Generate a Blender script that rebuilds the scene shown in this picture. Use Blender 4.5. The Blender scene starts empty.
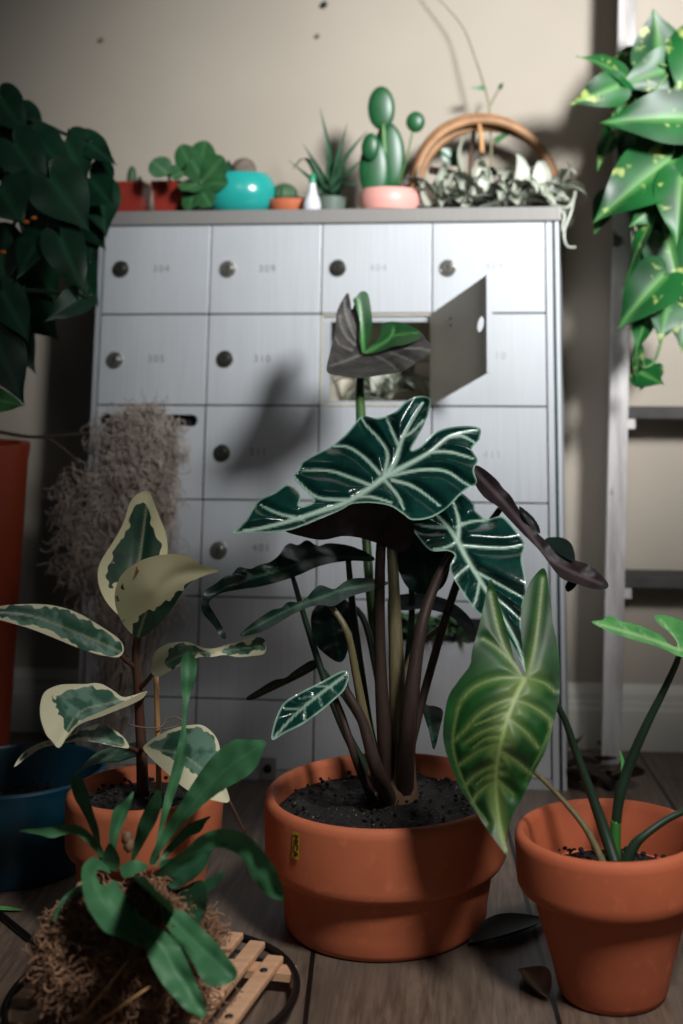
import bpy, bmesh, math, random
import numpy as np
from mathutils import Vector, noise
from mathutils.geometry import delaunay_2d_cdt
random.seed(7); rng = np.random.default_rng(7)
COL = bpy.context.scene.collection
SC = bpy.context.scene
# ------------------------------------------------------------------ camera model
F = 1290.0; YH = 355.0; TH = math.radians(10); YP = YH - F*math.tan(TH); XP = 450.0
PSI = math.radians(-6); DC = 1.62
S, C = math.sin(TH), math.cos(TH)
X0 = (341.5-XP)/F*DC*C
EX = Vector((math.cos(PSI), math.sin(PSI), 0)); NN = Vector((math.sin(PSI), -math.cos(PSI), 0)); UP = Vector((0, 0, 1))
H = 0.4925
def ray(x, y):
    u = (x-XP)/F; v = (YP-y)/F
    return Vector((u, C-v*S, S+v*C))
def at(x, y, d):                       # point seen at pixel (x,y) standing d metres away
    r = ray(x, y); k = d/r.y
    return Vector((r.x*k, d, H+r.z*k))
def onfloor(x, y, z=0.0):
    r = ray(x, y); k = (z-H)/r.z
    return Vector((r.x*k, r.y*k, z))
def onplane(x, y, off=0.0):            # on a plane parallel to the cabinet front
    r = ray(x, y); p0 = Vector((X0, DC, 0))+NN*off
    k = p0.dot(NN)/r.dot(NN)
    return Vector((r.x*k, r.y*k, H+r.z*k))
def cab(u, z, off=0.0):                # cabinet coordinates
    return Vector((X0, DC, 0))+EX*u+NN*off+UP*z
def px2m(d): return d/F
cam = bpy.data.cameras.new('camera'); co = bpy.data.objects.new('camera', cam); COL.objects.link(co)
co.location = (0, 0, H); co.rotation_euler = (math.pi/2+TH, 0, 0)
cam.sensor_fit = 'AUTO'; cam.sensor_width = 36; cam.lens = F*36/1024
cam.shift_y = (YP-512)/1024; cam.shift_x = -(XP-341.5)/1024
cam.clip_start = .01
cam.dof.use_dof = True; cam.dof.focus_distance = 1.14; cam.dof.aperture_fstop = 3.8
SC.camera = co

# ------------------------------------------------------------------ materials
def lin(c):
    return tuple(((v/255)/12.92 if v/255 <= .04045 else ((v/255+.055)/1.055)**2.4) for v in c)+(1,)
class NT:
    def __init__(s, name):
        s.m = bpy.data.materials.new(name); s.m.use_nodes = True
        s.t = s.m.node_tree; s.n = s.t.nodes; s.b = s.n['Principled BSDF']
    def node(s, t, **k):
        n = s.n.new(t)
        for a, v in k.items():
            if a in n.inputs: n.inputs[a].default_value = v
            else: setattr(n, a, v)
        return n
    def link(s, a, b): s.t.links.new(a, b)
    def mix(s, fac, a, b, mode='MIX'):
        n = s.n.new('ShaderNodeMix'); n.data_type = 'RGBA'; n.blend_type = mode
        for sock, v in ((n.inputs[0], fac), (n.inputs[6], a), (n.inputs[7], b)):
            if hasattr(v, 'is_output'): s.link(v, sock)
            else: sock.default_value = v
        return n.outputs[2]
    def noise(s, scale=5, detail=3, rough=.5, vec=None, stretch=None, dist=0):
        n = s.node('ShaderNodeTexNoise'); n.inputs['Scale'].default_value = scale
        n.inputs['Detail'].default_value = detail; n.inputs['Roughness'].default_value = rough; n.inputs['Distortion'].default_value = dist
        tc = s.node('ShaderNodeTexCoord'); v = tc.outputs['Object']
        if stretch:
            mp = s.node('ShaderNodeMapping'); mp.inputs['Scale'].default_value = stretch; s.link(v, mp.inputs[0]); v = mp.outputs[0]
        s.link(v, n.inputs['Vector']); return n.outputs['Fac']
    def ramp(s, fac, p0, p1):
        n = s.node('ShaderNodeMapRange'); n.clamp = True; s.link(fac, n.inputs[0])
        n.inputs[1].default_value = p0; n.inputs[2].default_value = p1; return n.outputs[0]
    def attr(s, name):
        n = s.node('ShaderNodeAttribute'); n.attribute_name = name; return n.outputs['Fac']
    def base(s, c): 
        if hasattr(c, 'is_output'): s.link(c, s.b.inputs['Base Color'])
        else: s.b.inputs['Base Color'].default_value = c
    def set(s, **k):
        for a, v in k.items(): s.b.inputs[a.replace('_', ' ')].default_value = v
    def bump(s, h, strength=.3, dist=.002):
        n = s.node('ShaderNodeBump'); n.inputs['Strength'].default_value = strength; n.inputs['Distance'].default_value = dist
        s.link(h, n.inputs['Height']); s.link(n.outputs[0], s.b.inputs['Normal'])
def plain(name, c, rough=.5, c2=None, scale=20, bump=0, stretch=None, **k):
    t = NT(name); t.set(Roughness=rough, **k)
    f = t.noise(scale, 4, .6, stretch=stretch)
    t.base(t.mix(t.ramp(f, .3, .7), lin(c), lin(c2 or tuple(v*.85 for v in c))))
    if bump: t.bump(f, bump)
    return t.m
def leafmat(name, c1, c2, vein, back, rough=.4, edge=None, edge_w=(0, .0015), trans=.0, spec=.5, noise_scale=30, vein_back=None):
    """c1/c2 blade, vein colour by 'vein' attribute, optional margin colour by 'edge' (metres from the margin)"""
    t = NT(name); t.set(Roughness=rough); t.b.inputs['Specular IOR Level'].default_value = spec
    f = t.noise(noise_scale, 3)
    col = t.mix(t.ramp(f, .35, .65), lin(c1), lin(c2))
    v = t.attr('vein')
    if edge:
        col = t.mix(t.ramp(t.attr('edge'), edge_w[1], edge_w[0]), col, lin(edge))
    col = t.mix(v, col, lin(vein))
    g = t.node('ShaderNodeNewGeometry')
    bk = t.mix(v, lin(back), lin(vein_back or tuple(min(255, x*1.5) for x in back)))
    col = t.mix(g.outputs['Backfacing'], col, bk)
    t.base(col)
    if noise_scale >= 50: t.bump(t.noise(170, 2), .22, .0012)
    if trans:
        tr = t.node('ShaderNodeBsdfTranslucent'); t.link(col, tr.inputs[0])
        ms = t.node('ShaderNodeMixShader'); ms.inputs[0].default_value = trans
        t.link(t.b.outputs[0], ms.inputs[1]); t.link(tr.outputs[0], ms.inputs[2])
        t.link(ms.outputs[0], t.n['Material Output'].inputs[0])
    return t.m
M = {}
M['wall'] = plain('wall_paint', (160, 151, 138), .85, (152, 143, 130), 3)
M['trim'] = plain('trim_paint', (196, 192, 182), .6, (180, 176, 166), 8)
def floormat():
    t = NT('wood_planks'); t.set(Roughness=.45)
    tc = t.node('ShaderNodeTexCoord'); mp = t.node('ShaderNodeMapping'); mp.inputs['Rotation'].default_value = (0, 0, math.radians(87))
    mp.inputs['Location'].default_value = (0.3, 0.0525, 0)
    t.link(tc.outputs['Object'], mp.inputs[0])
    br = t.node('ShaderNodeTexBrick'); t.link(mp.outputs[0], br.inputs['Vector'])
    br.inputs['Scale'].default_value = 1; br.inputs['Brick Width'].default_value = 1.9; br.inputs['Row Height'].default_value = .19
    br.inputs['Mortar Size'].default_value = .0022; br.inputs['Mortar'].default_value = lin((18, 15, 13))
    br.inputs['Color1'].default_value = lin((128, 106, 90)); br.inputs['Color2'].default_value = lin((112, 98, 86)); br.offset = .37
    g = t.noise(9, 8, .65, stretch=(14, .9, 1), dist=.8); g2 = t.noise(60, 4, .6, stretch=(9, .7, 1)); g3 = t.noise(4, 3)
    c = t.mix(t.ramp(g, .35, .7), br.outputs['Color'], lin((58, 46, 38)), 'MIX')
    c = t.mix(t.ramp(g2, .45, .75), c, lin((150, 130, 112)), 'MIX') if False else t.mix(t.ramp(g2, .5, .8), c, lin((76, 62, 52)))
    c = t.mix(t.ramp(g3, .4, .75), c, lin((92, 84, 76)))
    c = t.mix(br.outputs['Fac'], c, lin((16, 13, 11)))
    t.base(c); t.bump(g, .25, .001); return t.m
M['floor'] = floormat()
def brushed(name, c, rough=.38, metal=.35):
    t = NT(name); t.set(Roughness=rough, Metallic=metal)
    f = t.noise(40, 4, .6, stretch=(12, 12, .25)); f2 = t.noise(5, 3)
    col = t.mix(t.ramp(f, .3, .7), lin(c), lin(tuple(v*.93 for v in c)))
    t.base(t.mix(t.ramp(f2, .35, .75), col, lin(tuple(v*.92 for v in c)))); return t.m
M['alu'] = brushed('brushed_aluminium', (214, 218, 222))
M['alu_frame'] = brushed('frame_aluminium', (196, 200, 204), .4)
M['alu_dark'] = brushed('dull_aluminium_lip', (150, 147, 143), .45, .3)
M['door_back'] = plain('galvanised_grey', (196, 190, 174), .5, (178, 172, 158), 12, Metallic=.1)
M['black'] = plain('black_void', (12, 12, 12), .8)
M['teal_gasket'] = plain('dark_teal_seal', (8, 44, 46), .6)
M['chrome'] = plain('lock_chrome', (170, 168, 160), .28, Metallic=.85)
M['lock_dark'] = plain('lock_tarnished', (78, 76, 70), .35, Metallic=.7)
M['engrave'] = plain('engraved_grey', (128, 130, 133), .6)
M['engrave_faint'] = plain('engraved_faint_grey', (172, 175, 178), .6)
M['engrave_light'] = plain('worn_silver_lettering', (205, 208, 210), .5)
def terracotta(name, c, c2):
    t = NT(name); t.set(Roughness=.75)
    f = t.noise(8, 5, .6); f2 = t.noise(90, 2)
    col = t.mix(t.ramp(f, .35, .7), lin(c), lin(c2)); col = t.mix(t.ramp(f2, .6, .9), col, lin(tuple(min(255, v*1.12) for v in c)))
    t.base(col); t.bump(f2, .08, .001); return t.m
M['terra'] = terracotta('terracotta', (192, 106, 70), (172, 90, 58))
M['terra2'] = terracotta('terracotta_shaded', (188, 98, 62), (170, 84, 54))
def soilmat():
    t = NT('potting_soil'); t.set(Roughness=.8)
    f = t.noise(160, 4, .7); f2 = t.noise(420, 2)
    c = t.mix(t.ramp(f, .35, .7), lin((10, 8, 7)), lin((27, 22, 19))); c = t.mix(t.ramp(f2, .68, .74), c, lin((150, 145, 135)))
    t.base(c); t.bump(f, .9, .006); return t.m
M['soil'] = soilmat()
M['blue'] = plain('blue_glaze', (14, 66, 84), .35, (11, 58, 75), 10)
M['orange'] = plain('orange_glaze', (190, 72, 30), .5, (150, 52, 22), 6)
M['redpot'] = plain('red_plastic', (140, 50, 40), .3, (124, 42, 34), 10)
M['pink'] = plain('pink_ceramic', (222, 160, 150), .45, (212, 150, 140), 10)
M['turq'] = plain('turquoise_glaze', (40, 160, 150), .22, (32, 142, 136), 10)
M['darkpot'] = plain('dark_brown_plastic', (58, 40, 34), .5)
M['white_plastic'] = plain('frosted_white_plastic', (214, 218, 222), .35)
M['green_cap'] = plain('green_cap_plastic', (24, 140, 96), .4)
M['rattan'] = plain('bent_rattan', (160, 118, 78), .55, (120, 84, 54), 40, .2, (1, 1, 1))
M['brownstick'] = plain('dark_brown_wood', (84, 62, 48), .7)
M['tanstick'] = plain('tan_wood', (190, 146, 96), .7, (160, 118, 76), 60)
M['slat'] = plain('pale_bamboo', (214, 172, 138), .5, (190, 146, 112), 30, .1, (.2, 6, 6))
M['blackmetal'] = plain('black_metal', (26, 25, 24), .45, Metallic=.5)
M['screw'] = plain('dark_screw_head', (52, 54, 60), .4, Metallic=.6)
def ladderwood():
    t = NT('whitewashed_wood'); t.set(Roughness=.7)
    f = t.noise(14, 5, .65, stretch=(4, 4, .5)); f2 = t.noise(25, 3)
    c = t.mix(t.ramp(f, .4, .7), lin((186, 182, 180)), lin((140, 134, 132))); c = t.mix(t.ramp(f2, .66, .72), c, lin((70, 62, 58)))
    t.base(c); return t.m
M['ladder'] = ladderwood()
M['treadwood'] = plain('dark_tread_wood', (62, 60, 58), .7, (44, 42, 40), 30)
M['yellowtag'] = plain('yellow_label', (206, 166, 40), .6)
M['tagink'] = plain('black_ink', (30, 26, 18), .6)
M['spanish'] = plain('spanish_moss_grey', (206, 192, 178), .85, (136, 122, 112), 40)
M['moss'] = plain('dried_moss_brown', (132, 90, 64), .9, (66, 44, 32), 60)
M['moss_fibre'] = plain('moss_fibre', (182, 142, 110), .85, (92, 62, 46), 45)
M['silver'] = leafmat('silver_airplant_leaf', (180, 183, 170), (134, 140, 126), (200, 203, 192), (140, 145, 130), .6)
M['greenmoss'] = leafmat('green_moss_sprig', (58, 92, 52), (36, 66, 36), (80, 110, 60), (36, 60, 34), .7)
M['aloc'] = leafmat('alocasia_blade', (14, 58, 50), (8, 42, 38), (176, 204, 186), (48, 30, 34), .2, edge=(140, 176, 158), edge_w=(.0004, .0022), vein_back=(74, 56, 58), noise_scale=60)
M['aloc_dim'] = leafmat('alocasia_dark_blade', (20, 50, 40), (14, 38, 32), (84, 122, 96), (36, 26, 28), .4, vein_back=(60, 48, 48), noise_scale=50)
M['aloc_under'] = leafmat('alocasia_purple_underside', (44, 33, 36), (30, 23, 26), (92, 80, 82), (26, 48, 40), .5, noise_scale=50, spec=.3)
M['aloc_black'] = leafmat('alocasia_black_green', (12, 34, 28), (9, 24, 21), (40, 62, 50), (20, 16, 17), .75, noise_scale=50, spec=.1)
M['aloc_grey'] = leafmat('alocasia_grey_underside', (78, 74, 72), (54, 52, 51), (150, 146, 138), (30, 60, 44), .6, noise_scale=70)
M['aloc_young'] = leafmat('alocasia_young_green', (40, 84, 44), (30, 68, 38), (92, 156, 84), (80, 76, 74), .4)
M['syng'] = leafmat('arrowhead_leaf', (24, 80, 26), (13, 54, 19), (146, 168, 96), (46, 80, 40), .5, noise_scale=40, trans=.12)
M['syng_pale'] = leafmat('arrowhead_pale_leaf', (96, 164, 92), (64, 134, 70), (160, 200, 140), (60, 100, 58), .45, noise_scale=60, trans=.12)
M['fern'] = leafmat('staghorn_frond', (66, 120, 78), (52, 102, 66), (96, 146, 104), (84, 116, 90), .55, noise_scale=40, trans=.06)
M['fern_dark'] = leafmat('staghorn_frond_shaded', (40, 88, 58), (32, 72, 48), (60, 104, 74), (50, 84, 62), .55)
def ficusmat(name, cream, g1, g2, backc):
    t = NT(name); t.set(Roughness=.42)
    f = t.noise(45, 3)
    g = t.mix(t.ramp(f, .48, .56), lin(g1), lin(g2))
    col = t.mix(t.ramp(t.attr('green'), .45, .55), lin(cream), g)
    col = t.mix(t.attr('vein'), col, lin(tuple(min(255, v*1.04) for v in cream)))
    gm = t.node('ShaderNodeNewGeometry'); t.base(t.mix(gm.outputs['Backfacing'], col, lin(backc))); return t.m
M['ficus'] = ficusmat('variegated_rubber_leaf', (206, 202, 170), (44, 84, 66), (92, 124, 108), (150, 150, 116))
M['ficus_cream'] = ficusmat('variegated_rubber_leaf_yellow', (238, 232, 186), (28, 66, 48), (44, 84, 58), (150, 150, 116))
M['pothos_d'] = leafmat('dark_pothos_leaf', (18, 58, 38), (12, 44, 30), (36, 84, 56), (26, 54, 36), .45)
def goldpothos():
    t = NT('golden_pothos_leaf'); t.set(Roughness=.42); t.b.inputs['Specular IOR Level'].default_value = .32
    f = t.noise(42, 3, .55); f2 = t.noise(16, 2)
    c = t.mix(t.ramp(f2, .35, .65), lin((22, 84, 36)), lin((10, 50, 22)))
    c = t.mix(t.ramp(f, .60, .68), c, lin((146, 158, 88)))
    c = t.mix(t.attr('vein'), c, lin((92, 140, 74)))
    gm = t.node('ShaderNodeNewGeometry'); t.base(t.mix(gm.outputs['Backfacing'], c, lin((60, 110, 56)))); return t.m
M['pothos_g'] = goldpothos()
M['succ'] = leafmat('succulent_green', (52, 100, 58), (38, 80, 46), (84, 130, 80), (40, 76, 44), .45)
M['aloe'] = leafmat('aloe_green', (50, 88, 62), (36, 68, 48), (80, 118, 84), (40, 70, 50), .5)
M['cactus'] = plain('cactus_green', (58, 92, 58), .6, (44, 74, 46), 60, .2)
M['padgreen'] = plain('pad_green', (24, 84, 44), .4, (16, 64, 34), 30)
M['stem_dark'] = plain('dark_purple_stalk', (66, 52, 46), .45, (48, 38, 34), 60, 0, (6, 6, .5))
M['stem_olive'] = plain('olive_stalk', (124, 116, 82), .45, (92, 84, 62), 60, 0, (6, 6, .5))
M['stem_green'] = plain('green_stalk', (92, 130, 70), .4, (70, 108, 56), 40)
M['stem_dkgreen'] = plain('dark_green_stalk', (36, 58, 40), .45, (28, 46, 34), 40)
M['stem_bright'] = plain('bright_green_stalk', (52, 112, 46), .4)
M['ficus_stem'] = plain('rubber_plant_stem', (70, 62, 48), .5, (92, 50, 40), 20)
M['sheath'] = plain('papery_sheath', (120, 92, 70), .7, (84, 62, 48), 50, .2)
M['twig'] = plain('dry_twig', (70, 58, 48), .8)
M['wire'] = plain('tie_wire', (150, 132, 110), .5)
M['dryleaf'] = leafmat('dry_brown_leaf', (62, 48, 38), (40, 31, 26), (76, 60, 46), (58, 44, 36), .7)
M['darkleaf'] = leafmat('fallen_dark_leaf', (34, 40, 36), (24, 28, 26), (44, 50, 44), (30, 32, 30), .6)
M['driedpale'] = leafmat('pale_dry_leaf', (150, 118, 92), (110, 84, 64), (160, 130, 104), (96, 72, 54), .7)
M['berry'] = plain('orange_berry', (214, 110, 40), .4)

# ------------------------------------------------------------------ objects
def tag(o, label=None, cat=None, group=None, kind=None):
    if label: o['label'] = label
    if cat: o['category'] = cat
    if group: o['group'] = group
    if kind: o['kind'] = kind
    return o
def thing(name, label, cat, loc=(0, 0, 0), group=None):
    o = bpy.data.objects.new(name, None); COL.objects.link(o); o.location = loc
    o.empty_display_size = .02
    return tag(o, label, cat, group)
def mobj(name, verts, faces, mat, parent=None, smooth=True, attrs=None, origin=None, fmat=None, mats=None):
    """world-space verts -> one mesh object"""
    V = np.asarray([tuple(v) for v in verts], dtype=float)
    org = Vector(origin) if origin is not None else Vector((0, 0, 0))
    if parent is not None:
        base = Vector(parent.location); pp = parent.parent
        while pp is not None: base += Vector(pp.location); pp = pp.parent
        V = V-np.array(base)
    elif origin is not None: V = V-np.array(org)
    me = bpy.data.meshes.new(name); me.from_pydata(V.tolist(), [], [list(map(int, f)) for f in faces]); 
    if mats:
        for m in mats: me.materials.append(m)
        me.polygons.foreach_set('material_index', fmat)
    else: me.materials.append(mat)
    if smooth: me.polygons.foreach_set('use_smooth', [True]*len(me.polygons))
    for k, a in (attrs or {}).items():
        at_ = me.attributes.new(k, 'FLOAT', 'POINT'); at_.data.foreach_set('value', np.asarray(a, dtype=np.float32))
    me.update()
    o = bpy.data.objects.new(name, me); COL.objects.link(o)
    if parent is not None: o.parent = parent
    elif origin is not None: o.location = org
    return o
class G:                                # geometry collector
    def __init__(s): s.v = []; s.f = []; s.a = {}
    def add(s, v, f):
        n = len(s.v); s.v += [Vector(p) for p in v]; s.f += [[i+n for i in q] for q in f]; return s
    def box(s, o, ax, ay, az):          # corner + three edge vectors
        o = Vector(o); P = [o, o+ax, o+ax+ay, o+ay]; P += [p+az for p in P]
        return s.add(P, [(0, 3, 2, 1), (4, 5, 6, 7), (0, 1, 5, 4), (1, 2, 6, 5), (2, 3, 7, 6), (3, 0, 4, 7)])
    def lathe(s, c, prof, n=48, axis=UP, sx=1.0, sy=1.0):
        c = Vector(c); q = UP.rotation_difference(Vector(axis)); v = []; f = []
        for r, z in prof:
            for i in range(n):
                a = 2*math.pi*i/n; v.append(c+q@Vector((r*math.cos(a)*sx, r*math.sin(a)*sy, z)))
        for j in range(len(prof)-1):
            for i in range(n):
                k = (i+1) % n; f.append((j*n+i, j*n+k, (j+1)*n+k, (j+1)*n+i))
        if prof[0][0] > 1e-6: f.append(tuple(reversed(range(n))))
        if prof[-1][0] > 1e-6: f.append(tuple((len(prof)-1)*n+i for i in range(n)))
        return s.add(v, f)
    def tube(s, pts, rad, n=8, cap=True, flat=1.0):
        P = [Vector(p) for p in pts]; m = len(P); R = rad if hasattr(rad, '__len__') else [rad]*m
        v = []; f = []; ref = None
        for i in range(m):
            t = (P[min(i+1, m-1)]-P[max(i-1, 0)]); t = t.normalized() if t.length > 1e-9 else UP
            if ref is None: ref = t.orthogonal().normalized()
            ref = (ref-t*ref.dot(t)); ref = ref.normalized() if ref.length > 1e-6 else t.orthogonal().normalized()
            b = t.cross(ref)
            for k in range(n):
                a = 2*math.pi*k/n; v.append(P[i]+(ref*math.cos(a)+b*math.sin(a)*flat)*R[i])
        for i in range(m-1):
            for k in range(n):
                l = (k+1) % n; f.append((i*n+k, i*n+l, (i+1)*n+l, (i+1)*n+k))
        if cap: f.append(tuple(reversed(range(n)))); f.append(tuple((m-1)*n+k for k in range(n)))
        return s.add(v, f)
    def blob(s, c, r, seg=24, rings=14, amp=0, freq=8, axis=None):
        c = Vector(c); r = Vector(r) if hasattr(r, '__len__') else Vector((r, r, r)); v = []; f = []
        q = UP.rotation_difference(Vector(axis)) if axis is not None else None
        v.append(Vector((0, 0, -1)))
        for j in range(1, rings):
            a = math.pi*j/rings
            for i in range(seg):
                b = 2*math.pi*i/seg; v.append(Vector((math.sin(a)*math.cos(b), math.sin(a)*math.sin(b), -math.cos(a))))
        v.append(Vector((0, 0, 1)))
        out = []
        for p in v:
            k = 1+amp*noise.noise(p*freq*.3+c*50)
            w = Vector((p.x*r.x*k, p.y*r.y*k, p.z*r.z*k)); 
            if q: w = q@w
            out.append(c+w)
        for i in range(seg): f.append((0, 1+(i+1) % seg, 1+i))
        for j in range(rings-2):
            for i in range(seg):
                k = (i+1) % seg; a = 1+j*seg; f.append((a+i, a+k, a+seg+k, a+seg+i))
        t = len(v)-1; a = 1+(rings-2)*seg
        for i in range(seg): f.append((a+i, a+(i+1) % seg, t))
        return s.add(out, f)
    def obj(s, name, mat, parent=None, smooth=True, origin=None, attrs=None):
        return mobj(name, s.v, s.f, mat, parent, smooth, attrs, origin)
def autosmooth(o, ang=35):
    me = o.data; bm = bmesh.new(); bm.from_mesh(me); lim = math.radians(ang)
    for e in bm.edges:
        e.smooth = not (len(e.link_faces) == 2 and e.calc_face_angle(0) > lim)
    bm.to_mesh(me); bm.free(); return o
def bevel(o, w=.001, seg=2):
    m = o.modifiers.new('bevel', 'BEVEL'); m.width = w; m.segments = seg; m.limit_method = 'ANGLE'; return o
def crom(P, n=6, closed=False):         # Catmull-Rom through points (any dimension)
    P = np.asarray(P, float); m = len(P); out = []
    for i in range(m if closed else m-1):
        g = (lambda k: P[k % m]) if closed else (lambda k: P[max(0, min(m-1, k))])
        a, b, c_, d = g(i-1), g(i), g(i+1), g(i+2)
        for k in range(n):
            t = k/n
            out.append(.5*((2*b)+(-a+c_)*t+(2*a-5*b+4*c_-d)*t*t+(-a+3*b-3*c_+d)*t**3))
    if not closed: out.append(P[-1])
    return np.array(out)
def segdist(Q, A):                      # distance of points Q to polyline A and arc parameter
    best = np.full(len(Q), 1e9); par = np.zeros(len(Q)); n = len(A)-1
    for i in range(n):
        a, b = A[i], A[i+1]; ab = b-a; L = max(1e-9, (ab**2).sum())
        t = np.clip(((Q-a)@ab)/L, 0, 1); d = np.hypot(*(Q-a-t[:, None]*ab).T)
        k = d < best; best[k] = d[k]; par[k] = (i+t[k])/n
    return best, par
def tps(ctrl):
    P = np.asarray([(a, b) for a, b, _ in ctrl], float)/100; z = np.asarray([c for _, _, c in ctrl], float); n = len(P)
    if n < 4:
        A = np.c_[np.ones(n), P]; w, *_ = np.linalg.lstsq(A, z, rcond=None)
        return lambda Q: np.c_[np.ones(len(Q)), Q/100]@w
    def U(r): return np.where(r > 1e-9, r*r*np.log(np.maximum(r, 1e-9)), 0)
    K = U(np.hypot(P[:, None, 0]-P[None, :, 0], P[:, None, 1]-P[None, :, 1]))+np.eye(n)*.02
    A = np.c_[np.ones(n), P]; L = np.zeros((n+3, n+3)); L[:n, :n] = K; L[:n, n:] = A; L[n:, :n] = A.T
    w = np.linalg.solve(L, np.r_[z, 0, 0, 0])
    def f(Q):
        q = Q/100; r = np.hypot(q[:, None, 0]-P[None, :, 0], q[:, None, 1]-P[None, :, 1])
        return U(r)@w[:n]+np.c_[np.ones(len(q)), q]@w[n:]
    return f
def leaf(name, parent, mat, outline, depth, veins=(), step=2.5, quilt=.0, sm=4, ripple=None, green=None, backfold=None, label=None):
    """a leaf blade: outline and veins as seen in the photograph, depth (metres away) at control points;
       the blade is a curved surface through those points with quilting between the veins"""
    O = crom(outline, sm, True)
    seg = np.hypot(*(np.roll(O, -1, 0)-O).T); O = O[seg > .15]
    # resample
    L = np.r_[0, np.cumsum(np.hypot(*(np.roll(O, -1, 0)-O).T))]; n = max(12, int(L[-1]/step))
    OO = np.vstack([O, O[:1]]); s = np.linspace(0, L[-1], n, endpoint=False)
    O = np.c_[np.interp(s, L, OO[:, 0]), np.interp(s, L, OO[:, 1])]
    x0, y0 = O.min(0); x1, y1 = O.max(0)
    gx, gy = np.meshgrid(np.arange(x0, x1, step), np.arange(y0, y1, step*.87)); gx[1::2] += step/2
    Q = np.c_[gx.ravel(), gy.ravel()]+rng.normal(0, step*.06, (gx.size, 2))
    ins = np.zeros(len(Q), bool); j = len(O)-1
    for i in range(len(O)):
        a, b = O[i], O[j]; c = ((a[1] > Q[:, 1]) != (b[1] > Q[:, 1])) & (Q[:, 0] < (b[0]-a[0])*(Q[:, 1]-a[1])/(b[1]-a[1]+1e-12)+a[0]); ins ^= c; j = i
    Q = Q[ins]; ed, _ = segdist(Q, np.vstack([O, O[:1]])); Q = Q[ed > step*.55]
    pts = [Vector((float(a), float(b))) for a, b in np.vstack([O, Q])]
    vs, _, fs, *_ = delaunay_2d_cdt(pts, [(i, (i+1) % len(O)) for i in range(len(O))], [], 1, 1e-5)
    P = np.array([(v.x, v.y) for v in vs]); ed, _ = segdist(P, np.vstack([O, O[:1]]))
    vein = np.zeros(len(P)); relief = np.full(len(P), 1e9)
    for vv in veins:
        w0, w1, strength = vv[0]; A = crom(vv[1:], 4)
        d, t = segdist(P, A); w = w0+(w1-w0)*t
        vein = np.maximum(vein, strength*np.clip(1.35-d/w, 0, 1)); relief = np.minimum(relief, d)
    D = tps(depth)(P)
    if quilt and len(veins): D = D-quilt*(1-np.exp(-(relief/7.0)**2))
    if ripple is None: ripple = .012 if mat.name.startswith('alocasia_dark') or mat.name.startswith('alocasia_purple') else 0
    if ripple: D = D+ripple*np.array([noise.noise(Vector((p[0]*.05, p[1]*.05, 3.1))) for p in P])*np.exp(-ed/14)
    W = [at(p[0], p[1], d) for p, d in zip(P, D)]
    m = D.mean()/F; attrs = {'vein': vein, 'edge': ed*m}
    if green is not None: attrs['green'] = green(P, ed)
    F2 = []
    for f in fs:
        a, b, c_ = [P[i] for i in f[:3]]
        cr = (b[0]-a[0])*(c_[1]-a[1])-(b[1]-a[1])*(c_[0]-a[0])
        F2.append(list(f) if cr < 0 else list(reversed(f)))       # normals face the viewer side
    o = mobj(name, W, F2, mat, parent, attrs=attrs)
    if label: o['label'] = label
    return o
def stem(name, parent, mat, pts, r, n=8, label=None, sub=5):
    """pts: (x, y, d) triples; r in photo pixels (one value or start/end)"""
    Q = crom(pts, sub); P = [at(*q) for q in Q]
    rr = r if hasattr(r, '__len__') else (r, r)
    R = np.interp(np.linspace(0, 1, len(P)), np.linspace(0, 1, len(rr)), rr)
    g = G(); g.tube(P, [a*q[2]/F for a, q in zip(R, Q)], n)
    o = g.obj(name, mat, parent)
    if label: o['label'] = label
    return o
STEM = stem
HEART = crom([(1, 0), (.92, .07), (.78, .27), (.58, .62), (.36, .90), (.16, 1.0), (-.02, .93), (-.13, .70), (-.16, .42), (-.10, .16), (0, .015)], 3)
ROUND = crom([(1, 0), (.98, .25), (.88, .62), (.70, .90), (.48, 1.0), (.27, .92), (.12, .68), (.03, .36), (0, .03)], 3)
def heart(base, tip, width, roll=0.0, fold=.2, droop=.12, heartness=.2, nu=12, nv=4, face=Vector((0, -1, .35)), rounded=False):
    """heart-shaped leaf from base to tip: midrib plus two halves, each a fan of rows to the margin"""
    base = Vector(base); tip = Vector(tip); ax = tip-base; L = ax.length; ax.normalize()
    nrm = face-ax*face.dot(ax); nrm.normalize(); side = ax.cross(nrm)
    q = math.cos(roll); r_ = math.sin(roll); nrm, side = nrm*q+side*r_, side*q-nrm*r_
    O = (ROUND if rounded else HEART) if nu > 6 else HEART[::3]
    k = heartness/.2; ph = base.x*37+base.z*23; v = []; f = []; ve = []
    for sg in (-1, 1):
        n0 = len(v)
        for (x, y) in O:
            if x < 0: x *= k
            for t in range(nv+1):
                a = t/nv; mx = max(x, 0)+.10*(1-abs(x))*(1-a)*0; u = mx+(x-mx)*a; w = y*a*width/2
                z = fold*abs(w)-1.1*fold*w*w/(width/2)*.6-droop*L*max(0, u)**2-.03*L*math.sin(5*u+ph)*a*a+.012*L*math.cos(11*u+ph*2+sg)*a*a
                v.append(base+ax*(u*L)+side*(sg*w)+nrm*z); ve.append(max(0, 1-a*y*7)*.8*(1-max(0, x)*.5))
        m = nv+1
        for r in range(len(O)-1):
            for t in range(nv):
                a, b, c_, d = n0+r*m+t, n0+r*m+t+1, n0+(r+1)*m+t+1, n0+(r+1)*m+t
                f.append((a, b, c_, d) if sg > 0 else (d, c_, b, a))
    if f:
        a, b, c_, d = [v[i] for i in f[len(f)//4]]
        if (c_-a).cross(d-b).dot(nrm) < 0: f = [tuple(reversed(q)) for q in f]
    return v, f, ve
def heartleaf(name, parent, mat, base, tip, width, **k):
    v, f, ve = heart(base, tip, width, **k)
    return mobj(name, v, f, mat, parent, attrs={'vein': ve})
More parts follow.
